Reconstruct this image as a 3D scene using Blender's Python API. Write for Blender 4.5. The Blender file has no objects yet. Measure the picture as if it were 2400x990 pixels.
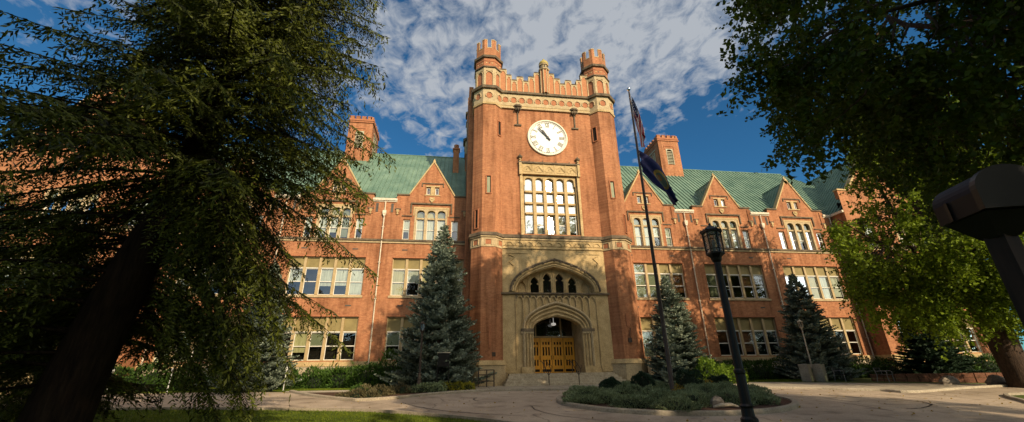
import bpy, bmesh, math, random
import numpy as np
from math import sin, cos, pi, radians, sqrt, atan2
from mathutils import Vector, Matrix

random.seed(7)
rng = np.random.default_rng(11)
sc = bpy.context.scene
COL = sc.collection

# ------------------------------------------------------------------ materials
MATS = {}
CL0, CL1, CLM, CLC, SKYT, SKYS = .735, 1.2, .92, (3.9, 4.15, 4.5, 1), (.30, .74, .90, 1), .11
SUNE, EXPO, GLOW = 4.7, 0.15, (20, 16, 10, 1)
class NT:
    def __init__(s, name):
        m = bpy.data.materials.new(name); m.use_nodes = True
        s.m = m; s.t = m.node_tree; s.n = s.t.nodes; s.l = s.t.links
        s.bsdf = s.n['Principled BSDF']; s.out = s.n['Material Output']
    def node(s, typ, **kw):
        nd = s.n.new(typ)
        for k, v in kw.items():
            if k.startswith('_'): setattr(nd, k[1:], v)
            else: nd.inputs[k.replace('__', ' ')].default_value = v
        return nd
    def link(s, a, b): s.l.new(a, b)
    def ramp(s, fac, stops):
        r = s.n.new('ShaderNodeValToRGB')
        while len(r.color_ramp.elements) < len(stops): r.color_ramp.elements.new(0.5)
        for e, (p, c) in zip(r.color_ramp.elements, stops):
            e.position = p; e.color = (*c, 1)
        s.link(fac, r.inputs['Fac']); return r.outputs['Color']
    def mix(s, fac, a, b, mode='MIX'):
        x = s.n.new('ShaderNodeMix'); x.data_type = 'RGBA'; x.blend_type = mode
        for sock, v in ((x.inputs[0], fac), (x.inputs[6], a), (x.inputs[7], b)):
            if hasattr(v, 'links'): s.link(v, sock)
            elif isinstance(v, tuple): sock.default_value = (*v, 1)
            else: sock.default_value = v
        return x.outputs[2]

def noisy(name, c1, c2, scale=3.0, rough=0.85, bump=0.0, spec=0.3, fine=None, detail=5, metal=0.0, stretch=None):
    k = NT(name)
    geo = k.node('ShaderNodeNewGeometry')
    src = geo.outputs['Position']
    if stretch:
        mp = k.node('ShaderNodeMapping'); mp.inputs['Scale'].default_value = stretch
        k.link(src, mp.inputs['Vector']); src = mp.outputs['Vector']
    nz = k.node('ShaderNodeTexNoise', Scale=scale, Detail=detail, Roughness=0.6)
    k.link(src, nz.inputs['Vector'])
    col = k.ramp(nz.outputs['Fac'], [(0.3, c1), (0.7, c2)])
    if fine:
        n2 = k.node('ShaderNodeTexNoise', Scale=fine, Detail=3)
        k.link(src, n2.inputs['Vector'])
        f2 = k.ramp(n2.outputs['Fac'], [(0.3, (0.72, 0.72, 0.72)), (0.7, (1.15, 1.15, 1.15))])
        col = k.mix(1.0, col, f2, 'MULTIPLY')
    k.link(col, k.bsdf.inputs['Base Color'])
    k.bsdf.inputs['Roughness'].default_value = rough
    k.bsdf.inputs['Specular IOR Level'].default_value = spec
    k.bsdf.inputs['Metallic'].default_value = metal
    if bump:
        n3 = k.node('ShaderNodeTexNoise', Scale=fine or scale * 4, Detail=4)
        k.link(src, n3.inputs['Vector'])
        b = k.node('ShaderNodeBump', Strength=bump, Distance=0.03)
        k.link(n3.outputs['Fac'], b.inputs['Height']); k.link(b.outputs['Normal'], k.bsdf.inputs['Normal'])
    MATS[name] = k.m
    return k.m

def brick_mat(name, c1, c2, mortar):
    k = NT(name)
    geo = k.node('ShaderNodeNewGeometry')
    sep = k.node('ShaderNodeSeparateXYZ'); k.link(geo.outputs['Position'], sep.inputs[0])
    add = k.node('ShaderNodeMath', _operation='ADD'); k.link(sep.outputs['X'], add.inputs[0]); k.link(sep.outputs['Y'], add.inputs[1])
    cmb = k.node('ShaderNodeCombineXYZ'); k.link(add.outputs[0], cmb.inputs['X']); k.link(sep.outputs['Z'], cmb.inputs['Y'])
    br = k.node('ShaderNodeTexBrick', Scale=1.0)
    br.inputs['Brick Width'].default_value = 0.23; br.inputs['Row Height'].default_value = 0.078
    br.inputs['Mortar Size'].default_value = 0.006; br.inputs['Mortar Smooth'].default_value = 0.3
    br.inputs['Color1'].default_value = (*c1, 1); br.inputs['Color2'].default_value = (*c2, 1)
    br.inputs['Mortar'].default_value = (*mortar, 1); br.inputs['Bias'].default_value = 0.1
    k.link(cmb.outputs[0], br.inputs['Vector'])
    nz = k.node('ShaderNodeTexNoise', Scale=0.45, Detail=6, Roughness=0.6); k.link(geo.outputs['Position'], nz.inputs['Vector'])
    v = k.ramp(nz.outputs['Fac'], [(0.28, (0.66, 0.62, 0.60)), (0.5, (0.95, 0.93, 0.92)), (0.72, (1.14, 1.1, 1.06))])
    col = k.mix(1.0, br.outputs['Color'], v, 'MULTIPLY')
    n5 = k.node('ShaderNodeTexNoise', Scale=7.0, Detail=3, Roughness=0.7); k.link(geo.outputs['Position'], n5.inputs['Vector'])
    col = k.mix(1.0, col, k.ramp(n5.outputs['Fac'], [(0.3, (0.82, 0.8, 0.78)), (0.7, (1.12, 1.12, 1.12))]), 'MULTIPLY')
    mp = k.node('ShaderNodeMapping'); mp.inputs['Scale'].default_value = (2.2, 2.2, 0.16)
    k.link(geo.outputs['Position'], mp.inputs['Vector'])
    n2 = k.node('ShaderNodeTexNoise', Scale=1.0, Detail=5, Roughness=0.65); k.link(mp.outputs['Vector'], n2.inputs['Vector'])
    st = k.ramp(n2.outputs['Fac'], [(0.34, (0.62, 0.58, 0.55)), (0.54, (1.0, 1.0, 1.0))])
    col = k.mix(1.0, col, st, 'MULTIPLY')
    k.link(col, k.bsdf.inputs['Base Color'])
    k.bsdf.inputs['Roughness'].default_value = 0.9; k.bsdf.inputs['Specular IOR Level'].default_value = 0.2
    b = k.node('ShaderNodeBump', Strength=0.35, Distance=0.006); k.link(br.outputs['Fac'], b.inputs['Height']); b.invert = True
    k.link(b.outputs['Normal'], k.bsdf.inputs['Normal'])
    MATS[name] = k.m; return k.m

def leaf_mat(name, c1, c2, trans=0.35, rough=0.6, tcol=None):
    k = NT(name)
    geo = k.node('ShaderNodeNewGeometry')
    nz = k.node('ShaderNodeTexNoise', Scale=0.9, Detail=3); k.link(geo.outputs['Position'], nz.inputs['Vector'])
    ad = k.node('ShaderNodeMath', _operation='MULTIPLY_ADD'); k.link(geo.outputs['Random Per Island'], ad.inputs[0]); ad.inputs[1].default_value = 0.55
    k.link(nz.outputs['Fac'], ad.inputs[2])
    col = k.ramp(ad.outputs[0], [(0.4, c1), (0.95, c2)])
    k.link(col, k.bsdf.inputs['Base Color'])
    k.bsdf.inputs['Roughness'].default_value = rough; k.bsdf.inputs['Specular IOR Level'].default_value = 0.25
    tr = k.node('ShaderNodeBsdfTranslucent')
    if tcol: k.link(k.mix(0.6, col, tcol), tr.inputs['Color'])
    else: k.link(col, tr.inputs['Color'])
    mx = k.node('ShaderNodeMixShader'); mx.inputs[0].default_value = trans
    k.link(k.bsdf.outputs[0], mx.inputs[1]); k.link(tr.outputs[0], mx.inputs[2]); k.link(mx.outputs[0], k.out.inputs['Surface'])
    MATS[name] = k.m; return k.m

def glass_mat(name, rough=0.02, refl=0.5, tint=(0.75, 0.8, 0.78), wob=0.02, scale=2.0):
    k = NT(name)
    k.n.remove(k.bsdf)
    geo = k.node('ShaderNodeNewGeometry')
    nz = k.node('ShaderNodeTexNoise', Scale=scale, Detail=2); k.link(geo.outputs['Position'], nz.inputs['Vector'])
    b = k.node('ShaderNodeBump', Strength=wob, Distance=0.2); k.link(nz.outputs['Fac'], b.inputs['Height'])
    gl = k.node('ShaderNodeBsdfGlossy', Roughness=rough); gl.inputs['Color'].default_value = (0.95, 0.97, 1, 1)
    k.link(b.outputs['Normal'], gl.inputs['Normal'])
    tr = k.node('ShaderNodeBsdfTransparent'); tr.inputs['Color'].default_value = (*tint, 1)
    fr = k.node('ShaderNodeFresnel', IOR=1.5)
    ma = k.node('ShaderNodeMath', _operation='MULTIPLY_ADD'); k.link(fr.outputs[0], ma.inputs[0]); ma.inputs[1].default_value = 0.9; ma.inputs[2].default_value = refl * 0.3
    ma.use_clamp = True
    mx = k.node('ShaderNodeMixShader'); k.link(ma.outputs[0], mx.inputs[0]); k.link(tr.outputs[0], mx.inputs[1]); k.link(gl.outputs[0], mx.inputs[2])
    k.link(mx.outputs[0], k.out.inputs['Surface'])
    MATS[name] = k.m; return k.m

brick_mat('brick', (0.49, 0.218, 0.102), (0.37, 0.148, 0.070), (0.42, 0.275, 0.165))
noisy('brick_plain', (0.41, 0.17, 0.078), (0.50, 0.225, 0.105), 4, fine=30)
noisy('terracotta', (0.34, 0.13, 0.065), (0.47, 0.19, 0.085), 5, fine=22, bump=0.2)
noisy('stone', (0.40, 0.28, 0.125), (0.62, 0.46, 0.24), 1.6, fine=14, bump=0.25)
noisy('stone_light', (0.40, 0.30, 0.165), (0.56, 0.435, 0.255), 2.5, fine=16, bump=0.2)
noisy('stone_weathered', (0.07, 0.055, 0.04), (0.22, 0.165, 0.10), 2.2, fine=16, bump=0.3)
noisy('step_stone', (0.36, 0.29, 0.19), (0.54, 0.46, 0.33), 3, fine=18, bump=0.2)
noisy('roof_metal', (0.095, 0.175, 0.130), (0.195, 0.295, 0.215), 0.7, rough=0.5, spec=0.4, fine=9)
noisy('lead', (0.06, 0.055, 0.05), (0.12, 0.11, 0.09), 3)
noisy('frame_paint', (0.36, 0.26, 0.125), (0.48, 0.36, 0.19), 3, rough=0.6)
noisy('sash_white', (0.62, 0.60, 0.52), (0.74, 0.71, 0.62), 3, rough=0.5)
noisy('panel_khaki', (0.19, 0.15, 0.06), (0.31, 0.245, 0.10), 1.1, rough=0.7)
noisy('blind_pale', (0.46, 0.46, 0.37), (0.80, 0.79, 0.68), 1.0, rough=0.8, stretch=(9, 9, 0.8))  # streaked tones paint the light and dark of hanging folds
noisy('blind_cream', (0.42, 0.37, 0.17), (0.70, 0.62, 0.33), 1.0, rough=0.8, stretch=(9, 9, 0.8))  # fold light and dark painted in as vertical streaks
noisy('blind_green', (0.24, 0.26, 0.17), (0.33, 0.34, 0.22), 2.0, rough=0.8)
noisy('blind_brown', (0.20, 0.08, 0.035), (0.28, 0.12, 0.05), 2.0, rough=0.8)
noisy('pipe_cream', (0.60, 0.50, 0.36), (0.74, 0.65, 0.50), 3, rough=0.6, fine=12)
noisy('door_wood', (0.66, 0.29, 0.02), (0.82, 0.40, 0.035), 3, rough=0.4, spec=0.5, stretch=(6, 6, 0.7))
noisy('dark_room', (0.012, 0.009, 0.006), (0.022, 0.016, 0.01), 2, rough=0.95)  # near-black colour standing for unlit depth behind openings
noisy('iron_black', (0.006, 0.006, 0.006), (0.012, 0.011, 0.011), 8, rough=0.45, spec=0.35, bump=0.05)
noisy('iron_brown', (0.04, 0.028, 0.02), (0.07, 0.05, 0.035), 8, rough=0.55)
noisy('concrete', (0.30, 0.25, 0.18), (0.44, 0.38, 0.28), 1.4, fine=18, bump=0.15)
noisy('concrete_light', (0.36, 0.31, 0.23), (0.50, 0.44, 0.33), 1.2, fine=16, bump=0.15)
noisy('post_paint', (0.5, 0.5, 0.47), (0.62, 0.62, 0.58), 4, rough=0.5)
noisy('mulch', (0.045, 0.022, 0.012), (0.11, 0.055, 0.03), 9, fine=40, bump=0.8)
noisy('shrub_inner_shade', (0.006, 0.012, 0.004), (0.014, 0.026, 0.008), 6)  # dark core colour paints the shade between the leaves
noisy('rock', (0.16, 0.13, 0.10), (0.33, 0.28, 0.22), 3, fine=14, bump=0.5)
noisy('red_stone', (0.13, 0.055, 0.03), (0.25, 0.11, 0.06), 3, fine=14, bump=0.5)
noisy('bark', (0.007, 0.005, 0.004), (0.030, 0.02, 0.013), 4, rough=1.0, spec=0.1, fine=10, bump=1.0, stretch=(3, 3, 0.5))
noisy('steel_lit_edges', (0.12, 0.11, 0.10), (0.24, 0.22, 0.19), 7, rough=0.45, spec=0.5)  # lighter grey painting the lit edges of the bench frames
noisy('bark_brown', (0.03, 0.018, 0.011), (0.085, 0.052, 0.032), 3, fine=12, bump=1.0, stretch=(3, 3, 0.6))
noisy('twig', (0.05, 0.033, 0.02), (0.12, 0.08, 0.05), 6, bump=0.4)
noisy('dial_white', (0.80, 0.79, 0.74), (0.86, 0.85, 0.80), 2, rough=0.55)
noisy('dial_rim', (0.74, 0.67, 0.50), (0.84, 0.78, 0.62), 2, rough=0.5)
noisy('dial_mark', (0.09, 0.085, 0.04), (0.15, 0.13, 0.06), 5, rough=0.6)
noisy('hand_black', (0.02, 0.02, 0.02), (0.035, 0.033, 0.03), 5, rough=0.5)
noisy('copper_cap', (0.32, 0.25, 0.06), (0.48, 0.38, 0.12), 5, rough=0.6)
noisy('louvre', (0.34, 0.32, 0.22), (0.46, 0.43, 0.30), 5, rough=0.7)
noisy('sign_dark', (0.006, 0.005, 0.005), (0.012, 0.011, 0.01), 5, rough=0.4)
noisy('box_metal', (0.006, 0.009, 0.018), (0.011, 0.014, 0.024), 6, rough=0.6, spec=0.2)  # blue-black, with the sky's reflection put into the base colour
noisy('box_brown', (0.014, 0.007, 0.005), (0.024, 0.012, 0.008), 6, rough=0.6)
noisy('post_wood', (0.02, 0.011, 0.007), (0.05, 0.026, 0.016), 6, rough=0.7, stretch=(4, 4, 0.5))
noisy('chrome', (0.7, 0.7, 0.7), (0.8, 0.8, 0.8), 4, rough=0.2, metal=1.0)
noisy('tar', (0.012, 0.011, 0.010), (0.025, 0.022, 0.02), 5, rough=0.6)
leaf_mat('spruce_needles', (0.003, 0.006, 0.001), (0.092, 0.112, 0.009), 0.10)
leaf_mat('blue_needles', (0.04, 0.068, 0.05), (0.30, 0.355, 0.26), 0.1)
leaf_mat('dark_needles', (0.014, 0.035, 0.018), (0.04, 0.075, 0.035), 0.1)
leaf_mat('maple_leaves', (0.014, 0.034, 0.003), (0.22, 0.31, 0.016), 0.35, tcol=(0.22, 0.30, 0.02))
leaf_mat('shaded_maple_leaves', (0.006, 0.015, 0.002), (0.075, 0.125, 0.009), 0.25, tcol=(0.14, 0.2, 0.015))  # darker copy of the maple leaf colours, with deep shade put in
leaf_mat('hedge_leaves', (0.012, 0.038, 0.007), (0.065, 0.13, 0.018), 0.15)
leaf_mat('bright_leaves', (0.07, 0.14, 0.012), (0.20, 0.30, 0.03), 0.3)
leaf_mat('yellow_leaves', (0.22, 0.22, 0.02), (0.42, 0.38, 0.045), 0.25)
leaf_mat('gold_leaves', (0.25, 0.17, 0.02), (0.42, 0.28, 0.04), 0.25)
leaf_mat('juniper_leaves', (0.075, 0.11, 0.045), (0.30, 0.36, 0.18), 0.1)
leaf_mat('cover_leaves', (0.05, 0.05, 0.025), (0.13, 0.11, 0.05), 0.15)
leaf_mat('grass_blades', (0.045, 0.085, 0.006), (0.17, 0.22, 0.015), 0.3)
noisy('grass_soil', (0.035, 0.06, 0.006), (0.10, 0.13, 0.014), 0.7, fine=30, bump=0.6)
glass_mat('window_glass', 0.01, 0.35)
glass_mat('bright_glass', 0.045, 1.6, wob=0.12, scale=1.1)
glass_mat('lamp_glass', 0.25, 0.4, tint=(0.6, 0.62, 0.62))

# asphalt / worn concrete drive
def road_mat():
    k = NT('drive_surface')
    geo = k.node('ShaderNodeNewGeometry')
    n1 = k.node('ShaderNodeTexNoise', Scale=0.35, Detail=6, Roughness=0.65); k.link(geo.outputs['Position'], n1.inputs['Vector'])
    c = k.ramp(n1.outputs['Fac'], [(0.3, (0.31, 0.245, 0.175)), (0.7, (0.54, 0.435, 0.32))])
    n2 = k.node('ShaderNodeTexNoise', Scale=26, Detail=4); k.link(geo.outputs['Position'], n2.inputs['Vector'])
    c2 = k.ramp(n2.outputs['Fac'], [(0.25, (0.75, 0.75, 0.75)), (0.75, (1.2, 1.2, 1.2))])
    c = k.mix(1.0, c, c2, 'MULTIPLY')
    vo = k.node('ShaderNodeTexVoronoi', Scale=0.16, _feature='DISTANCE_TO_EDGE')
    n3 = k.node('ShaderNodeTexNoise', Scale=0.8, Detail=4); k.link(geo.outputs['Position'], n3.inputs['Vector'])
    dm = k.node('ShaderNodeVectorMath', _operation='MULTIPLY_ADD'); k.link(n3.outputs['Color'], dm.inputs[0]); dm.inputs[1].default_value = (1.2, 1.2, 0); k.link(geo.outputs['Position'], dm.inputs[2])
    k.link(dm.outputs[0], vo.inputs['Vector'])
    cr = k.ramp(vo.outputs['Distance'], [(0.0, (0.35, 0.35, 0.35)), (0.006, (1, 1, 1))])
    c = k.mix(0.8, c, cr, 'MULTIPLY')
    n4 = k.node('ShaderNodeTexNoise', Scale=1.3, Detail=3); k.link(geo.outputs['Position'], n4.inputs['Vector'])
    c4 = k.ramp(n4.outputs['Fac'], [(0.3, (0.68, 0.67, 0.66)), (0.46, (1, 1, 1))])
    c = k.mix(1.0, c, c4, 'MULTIPLY')
    k.link(c, k.bsdf.inputs['Base Color']); k.bsdf.inputs['Roughness'].default_value = 0.85
    k.bsdf.inputs['Specular IOR Level'].default_value = 0.3
    b = k.node('ShaderNodeBump', Strength=0.3, Distance=0.02); k.link(n2.outputs['Fac'], b.inputs['Height']); k.link(b.outputs['Normal'], k.bsdf.inputs['Normal'])
    MATS['drive_surface'] = k.m
road_mat()

# ------------------------------------------------------------------ object helpers
def tag(o, label=None, cat=None, group=None, kind=None):
    if label: o['label'] = label
    if cat: o['category'] = cat
    if group: o['group'] = group
    if kind: o['kind'] = kind
    return o
def empty(name, loc=(0, 0, 0), label=None, cat=None, group=None, rz=0):
    o = bpy.data.objects.new(name, None); COL.objects.link(o); o.location = loc; o.rotation_euler[2] = rz
    o.empty_display_size = 0.3
    return tag(o, label, cat, group)

class MB:
    def __init__(s): s.v = []; s.f = []; s.m = []; s.cur = 0
    def add(s, vs, fs):
        b = len(s.v); s.v += [tuple(p) for p in vs]; s.f += [tuple(b + i for i in f) for f in fs]; s.m += [s.cur] * len(fs)
        return s
    def box(s, x0, x1, y0, y1, z0, z1):
        return s.add([(x0, y0, z0), (x1, y0, z0), (x1, y1, z0), (x0, y1, z0), (x0, y0, z1), (x1, y0, z1), (x1, y1, z1), (x0, y1, z1)],
                     [(0, 3, 2, 1), (4, 5, 6, 7), (0, 1, 5, 4), (1, 2, 6, 5), (2, 3, 7, 6), (3, 0, 4, 7)])
    def prism(s, poly, y0, y1):      # XZ polygon (counter-clockwise seen from -Y), extruded along Y
        n = len(poly)
        vs = [(x, y0, z) for x, z in poly] + [(x, y1, z) for x, z in poly]
        return s.add(vs, [tuple(range(n)), tuple(range(2 * n - 1, n - 1, -1))] + [((i + 1) % n, i, n + i, n + (i + 1) % n) for i in range(n)])
    def prism_z(s, poly, z0, z1, cap=True):      # XY polygon ccw from above
        n = len(poly)
        vs = [(x, y, z0) for x, y in poly] + [(x, y, z1) for x, y in poly]
        fs = [(i, (i + 1) % n, n + (i + 1) % n, n + i) for i in range(n)]
        if cap: fs += [tuple(range(n - 1, -1, -1)), tuple(range(n, 2 * n))]
        return s.add(vs, fs)
    def frustum(s, cx, cy, n, a0, a1, z0, z1, rot=0.0):   # a = apothem
        k = 1 / cos(pi / n)
        vs = []
        for a, z in ((a0, z0), (a1, z1)):
            for i in range(n):
                t = rot + (i + 0.5) * 2 * pi / n
                vs.append((cx + a * k * cos(t), cy + a * k * sin(t), z))
        return s.add(vs, [(i, (i + 1) % n, n + (i + 1) % n, n + i) for i in range(n)] + [tuple(range(n - 1, -1, -1)), tuple(range(n, 2 * n))])
    def lathe(s, cx, cy, prof, n=16, z=0):
        vs = []; fs = []
        for r, h in prof:
            for i in range(n):
                t = i * 2 * pi / n; vs.append((cx + r * cos(t), cy + r * sin(t), z + h))
        for j in range(len(prof) - 1):
            for i in range(n):
                a = j * n + i; b = j * n + (i + 1) % n; fs.append((a, b, b + n, a + n))
        fs.append(tuple(range(n - 1, -1, -1))); fs.append(tuple(range((len(prof) - 1) * n, len(prof) * n)))
        return s.add(vs, fs)
    def tube(s, path, rad, n=8, closed=False):
        P = [Vector(p) for p in path]; m = len(P)
        R = rad if isinstance(rad, (list, tuple)) else [rad] * m
        vs = []; ref = None
        for i in range(m):
            a = P[(i - 1) % m] if (closed or i > 0) else P[i]; b = P[(i + 1) % m] if (closed or i < m - 1) else P[i]
            d = (b - a)
            if d.length < 1e-9: d = Vector((0, 0, 1))
            d.normalize()
            if ref is None: ref = Vector((0, 0, 1)) if abs(d.z) < 0.9 else Vector((1, 0, 0))
            u = d.cross(ref)
            if u.length < 1e-4: u = d.cross(Vector((0.3, 0.9, 0.2)))
            u.normalize(); w = u.cross(d); ref = w
            for k in range(n):
                t = k * 2 * pi / n; vs.append(P[i] + (u * cos(t) + w * sin(t)) * R[i])
        fs = []
        for i in range(m if closed else m - 1):
            for k in range(n):
                a = i * n + k; b = i * n + (k + 1) % n; c = ((i + 1) % m) * n + (k + 1) % n; d_ = ((i + 1) % m) * n + k
                fs.append((a, b, c, d_))
        if not closed: fs.append(tuple(range(n - 1, -1, -1))); fs.append(tuple(range((m - 1) * n, m * n)))
        return s.add(vs, fs)
    def build(s, name, mats, parent=None, smooth=False, loc=None):
        me = bpy.data.meshes.new(name); me.from_pydata(s.v, [], s.f)
        if not isinstance(mats, (list, tuple)): mats = [mats]
        for m in mats: me.materials.append(MATS[m])
        if len(mats) > 1: me.polygons.foreach_set('material_index', s.m)
        if smooth: me.polygons.foreach_set('use_smooth', [True] * len(me.polygons))
        bm = bmesh.new(); bm.from_mesh(me); bmesh.ops.recalc_face_normals(bm, faces=bm.faces); bm.to_mesh(me); bm.free()
        me.update()
        o = bpy.data.objects.new(name, me); COL.objects.link(o)
        if parent: o.parent = parent
        if loc: o.location = loc
        return o

def centre(o):   # put a thing's or part's origin at its own middle bottom
    me = o.data; n = len(me.vertices); a = np.empty(n * 3); me.vertices.foreach_get('co', a); a = a.reshape(-1, 3)
    c = np.array([(a[:, 0].min() + a[:, 0].max()) / 2, (a[:, 1].min() + a[:, 1].max()) / 2, a[:, 2].min()])
    me.vertices.foreach_set('co', (a - c).ravel()); me.update(); o.location = Vector(c) + o.location
    return o

def copy_tree(o, parent=None):
    c = o.copy(); COL.objects.link(c); c.parent = parent
    for ch in list(o.children): copy_tree(ch, c)
    return c

def rhombi(name, P, D, S, L, W, mat, parent=None, extra=None):
    """many small leaf or needle-spray faces: centre-line from P along D, width along S"""
    P = np.asarray(P, float); n = len(P)
    D = D / np.linalg.norm(D, axis=1)[:, None]; S = S - D * (S * D).sum(1)[:, None]; S = S / (np.linalg.norm(S, axis=1)[:, None] + 1e-9)
    L = np.broadcast_to(np.asarray(L, float), (n,))[:, None]; W = np.broadcast_to(np.asarray(W, float), (n,))[:, None]
    N = np.cross(D, S)
    v = np.empty((n, 4, 3)); v[:, 0] = P; v[:, 1] = P + D * L * 0.45 + S * W * 0.5 + N * W * 0.12; v[:, 2] = P + D * L; v[:, 3] = P + D * L * 0.45 - S * W * 0.5 + N * W * 0.12
    v = v.reshape(-1, 3)
    faces = [(4, np.arange(n * 4).reshape(n, 4))]
    nv = len(v); loops = np.arange(n * 4); starts = np.arange(n) * 4; tot = np.full(n, 4)
    mi = np.zeros(n, int)
    mats = [mat]
    if extra:    # (MB, material): woody or core geometry merged in
        eb, em = extra
        ev = np.array(eb.v, float); base = nv
        v = np.vstack([v, ev]); ls = []; st = []; tt = []; cur = len(loops)
        for f in eb.f: st.append(cur); tt.append(len(f)); ls += [base + i for i in f]; cur += len(f)
        loops = np.concatenate([loops, np.array(ls, int)]); starts = np.concatenate([starts, np.array(st, int)]); tot = np.concatenate([tot, np.array(tt, int)])
        mi = np.concatenate([mi, np.ones(len(eb.f), int)]); mats.append(em)
    me = bpy.data.meshes.new(name)
    me.vertices.add(len(v)); me.vertices.foreach_set('co', v.ravel())
    me.loops.add(len(loops)); me.loops.foreach_set('vertex_index', loops.astype(np.int32))
    me.polygons.add(len(starts)); me.polygons.foreach_set('loop_start', starts.astype(np.int32)); me.polygons.foreach_set('loop_total', tot.astype(np.int32))
    for m in mats: me.materials.append(MATS[m])
    me.polygons.foreach_set('material_index', mi.astype(np.int32))
    me.update(); me.validate()
    o = bpy.data.objects.new(name, me); COL.objects.link(o)
    if parent: o.parent = parent
    return o

def rv(n): 
    a = rng.normal(size=(n, 3)); return a / np.linalg.norm(a, axis=1)[:, None]

# ------------------------------------------------------------------ terrain
def g(y):
    t = min(max((y - 12) / 16, 0), 1); return -1.6 + 0.8 * t

def sheet(name, poly, dz, mat, kind='structure', solid=0.0):
    """flat XY polygon draped over the slope"""
    bm = bmesh.new()
    vs = [bm.verts.new((x, y, 0)) for x, y in poly]; bm.faces.new(vs)
    ys = [p[1] for p in poly]
    y = 12.0
    cuts = [c for c in np.arange(12, 28.01, 1.0) if min(ys) < c < max(ys)]
    for c in cuts:
        bmesh.ops.bisect_plane(bm, geom=bm.verts[:] + bm.edges[:] + bm.faces[:], plane_co=(0, c, 0), plane_no=(0, 1, 0))
    bmesh.ops.triangulate(bm, faces=bm.faces[:])
    for v in bm.verts: v.co.z = g(v.co.y) + dz
    bmesh.ops.recalc_face_normals(bm, faces=bm.faces)
    for f in bm.faces:
        if f.normal.z < 0: f.normal_flip()
    me = bpy.data.meshes.new(name); bm.to_mesh(me); bm.free()
    me.materials.append(MATS[mat])
    o = bpy.data.objects.new(name, me); COL.objects.link(o)
    tag(o, kind=kind); return o

def smooth_path(pts, n=8, closed=False):
    out = []; m = len(pts)
    rng_ = range(m if closed else m - 1)
    for i in rng_:
        if closed: p0, p1, p2, p3 = pts[(i - 1) % m], pts[i], pts[(i + 1) % m], pts[(i + 2) % m]
        else: p0, p1, p2, p3 = pts[max(i - 1, 0)], pts[i], pts[i + 1], pts[min(i + 2, m - 1)]
        for k in range(n):
            t = k / n; o = []
            for a, b, c, d in zip(p0, p1, p2, p3):
                o.append(0.5 * (2 * b + (c - a) * t + (2 * a - 5 * b + 4 * c - d) * t * t + (-a + 3 * b - 3 * c + d) * t ** 3))
            out.append(tuple(o))
    if not closed: out.append(tuple(pts[-1]))
    return out

def kerb(name, path, w=0.16, h=0.13, closed=False, mat='concrete', side=1):
    mb = MB(); n = len(path); L = []
    for i in range(n):
        a = path[(i - 1) % n] if closed or i > 0 else path[i]; b = path[(i + 1) % n] if closed or i < n - 1 else path[i]
        dx, dy = b[0] - a[0], b[1] - a[1]; l = sqrt(dx * dx + dy * dy) or 1
        nx, ny = -dy / l * side, dx / l * side; x, y = path[i]
        z = g(y)
        prof = [(0, -0.1), (0.0, h * 0.75), (0.03, h), (w, h), (w, -0.1)]
        L.append([(x + nx * o, y + ny * o, z + q) for o, q in prof])
    vs = [p for r in L for p in r]; k = 5; fs = []
    for i in range(n if closed else n - 1):
        j = (i + 1) % n
        for q in range(k): fs.append((i * k + q, i * k + (q + 1) % k, j * k + (q + 1) % k, j * k + q))
    if not closed: fs += [tuple(range(k)), tuple(range((n - 1) * k, n * k))]
    mb.add(vs, fs)
    o = mb.build(name, mat); tag(o, kind='structure'); return o
# ------------------------------------------------------------------ the brick hall
TX = 7.43; WY = 33.2
hall = empty('brick_hall', (TX, 36, -0.8), 'long red brick hall with a square clock tower, pointed gables and green metal roofs', 'building')
INV = Matrix.Translation((-TX, -36, 0.8))
def part(mb, name, mats, parent=None, smooth=False):
    o = mb.build(name, mats, None, smooth)
    if parent is None:
        o.parent = hall; o.matrix_parent_inverse = INV
    else:
        o.parent = parent
    return o

def wallgrid(mb, x0, x1, z0, z1, y, ops, depth=0.32):
    xs = sorted({x0, x1, *[v for o in ops for v in o[:2] if x0 < v < x1]}); zs = sorted({z0, z1, *[v for o in ops for v in o[2:] if z0 < v < z1]})
    inside = lambda x, z: any(o[0] < x < o[1] and o[2] < z < o[3] for o in ops)
    for a, b in zip(xs, xs[1:]):
        run = None
        for c, d in zip(zs, zs[1:]):
            if not inside((a + b) / 2, (c + d) / 2): mb.add([(a, y, c), (b, y, c), (b, y, d), (a, y, d)], [(0, 1, 2, 3)])
    for a, b, c, d in ops:
        a, b, c, d = max(a, x0), min(b, x1), max(c, z0), min(d, z1)
        Y = y + depth
        mb.add([(a, y, c), (a, Y, c), (a, Y, d), (a, y, d)], [(0, 1, 2, 3)])
        mb.add([(b, y, c), (b, y, d), (b, Y, d), (b, Y, c)], [(0, 1, 2, 3)])
        mb.add([(a, y, d), (a, Y, d), (b, Y, d), (b, y, d)], [(0, 1, 2, 3)])
        mb.add([(a, y, c), (b, y, c), (b, Y, c), (a, Y, c)], [(0, 1, 2, 3)])

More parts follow.
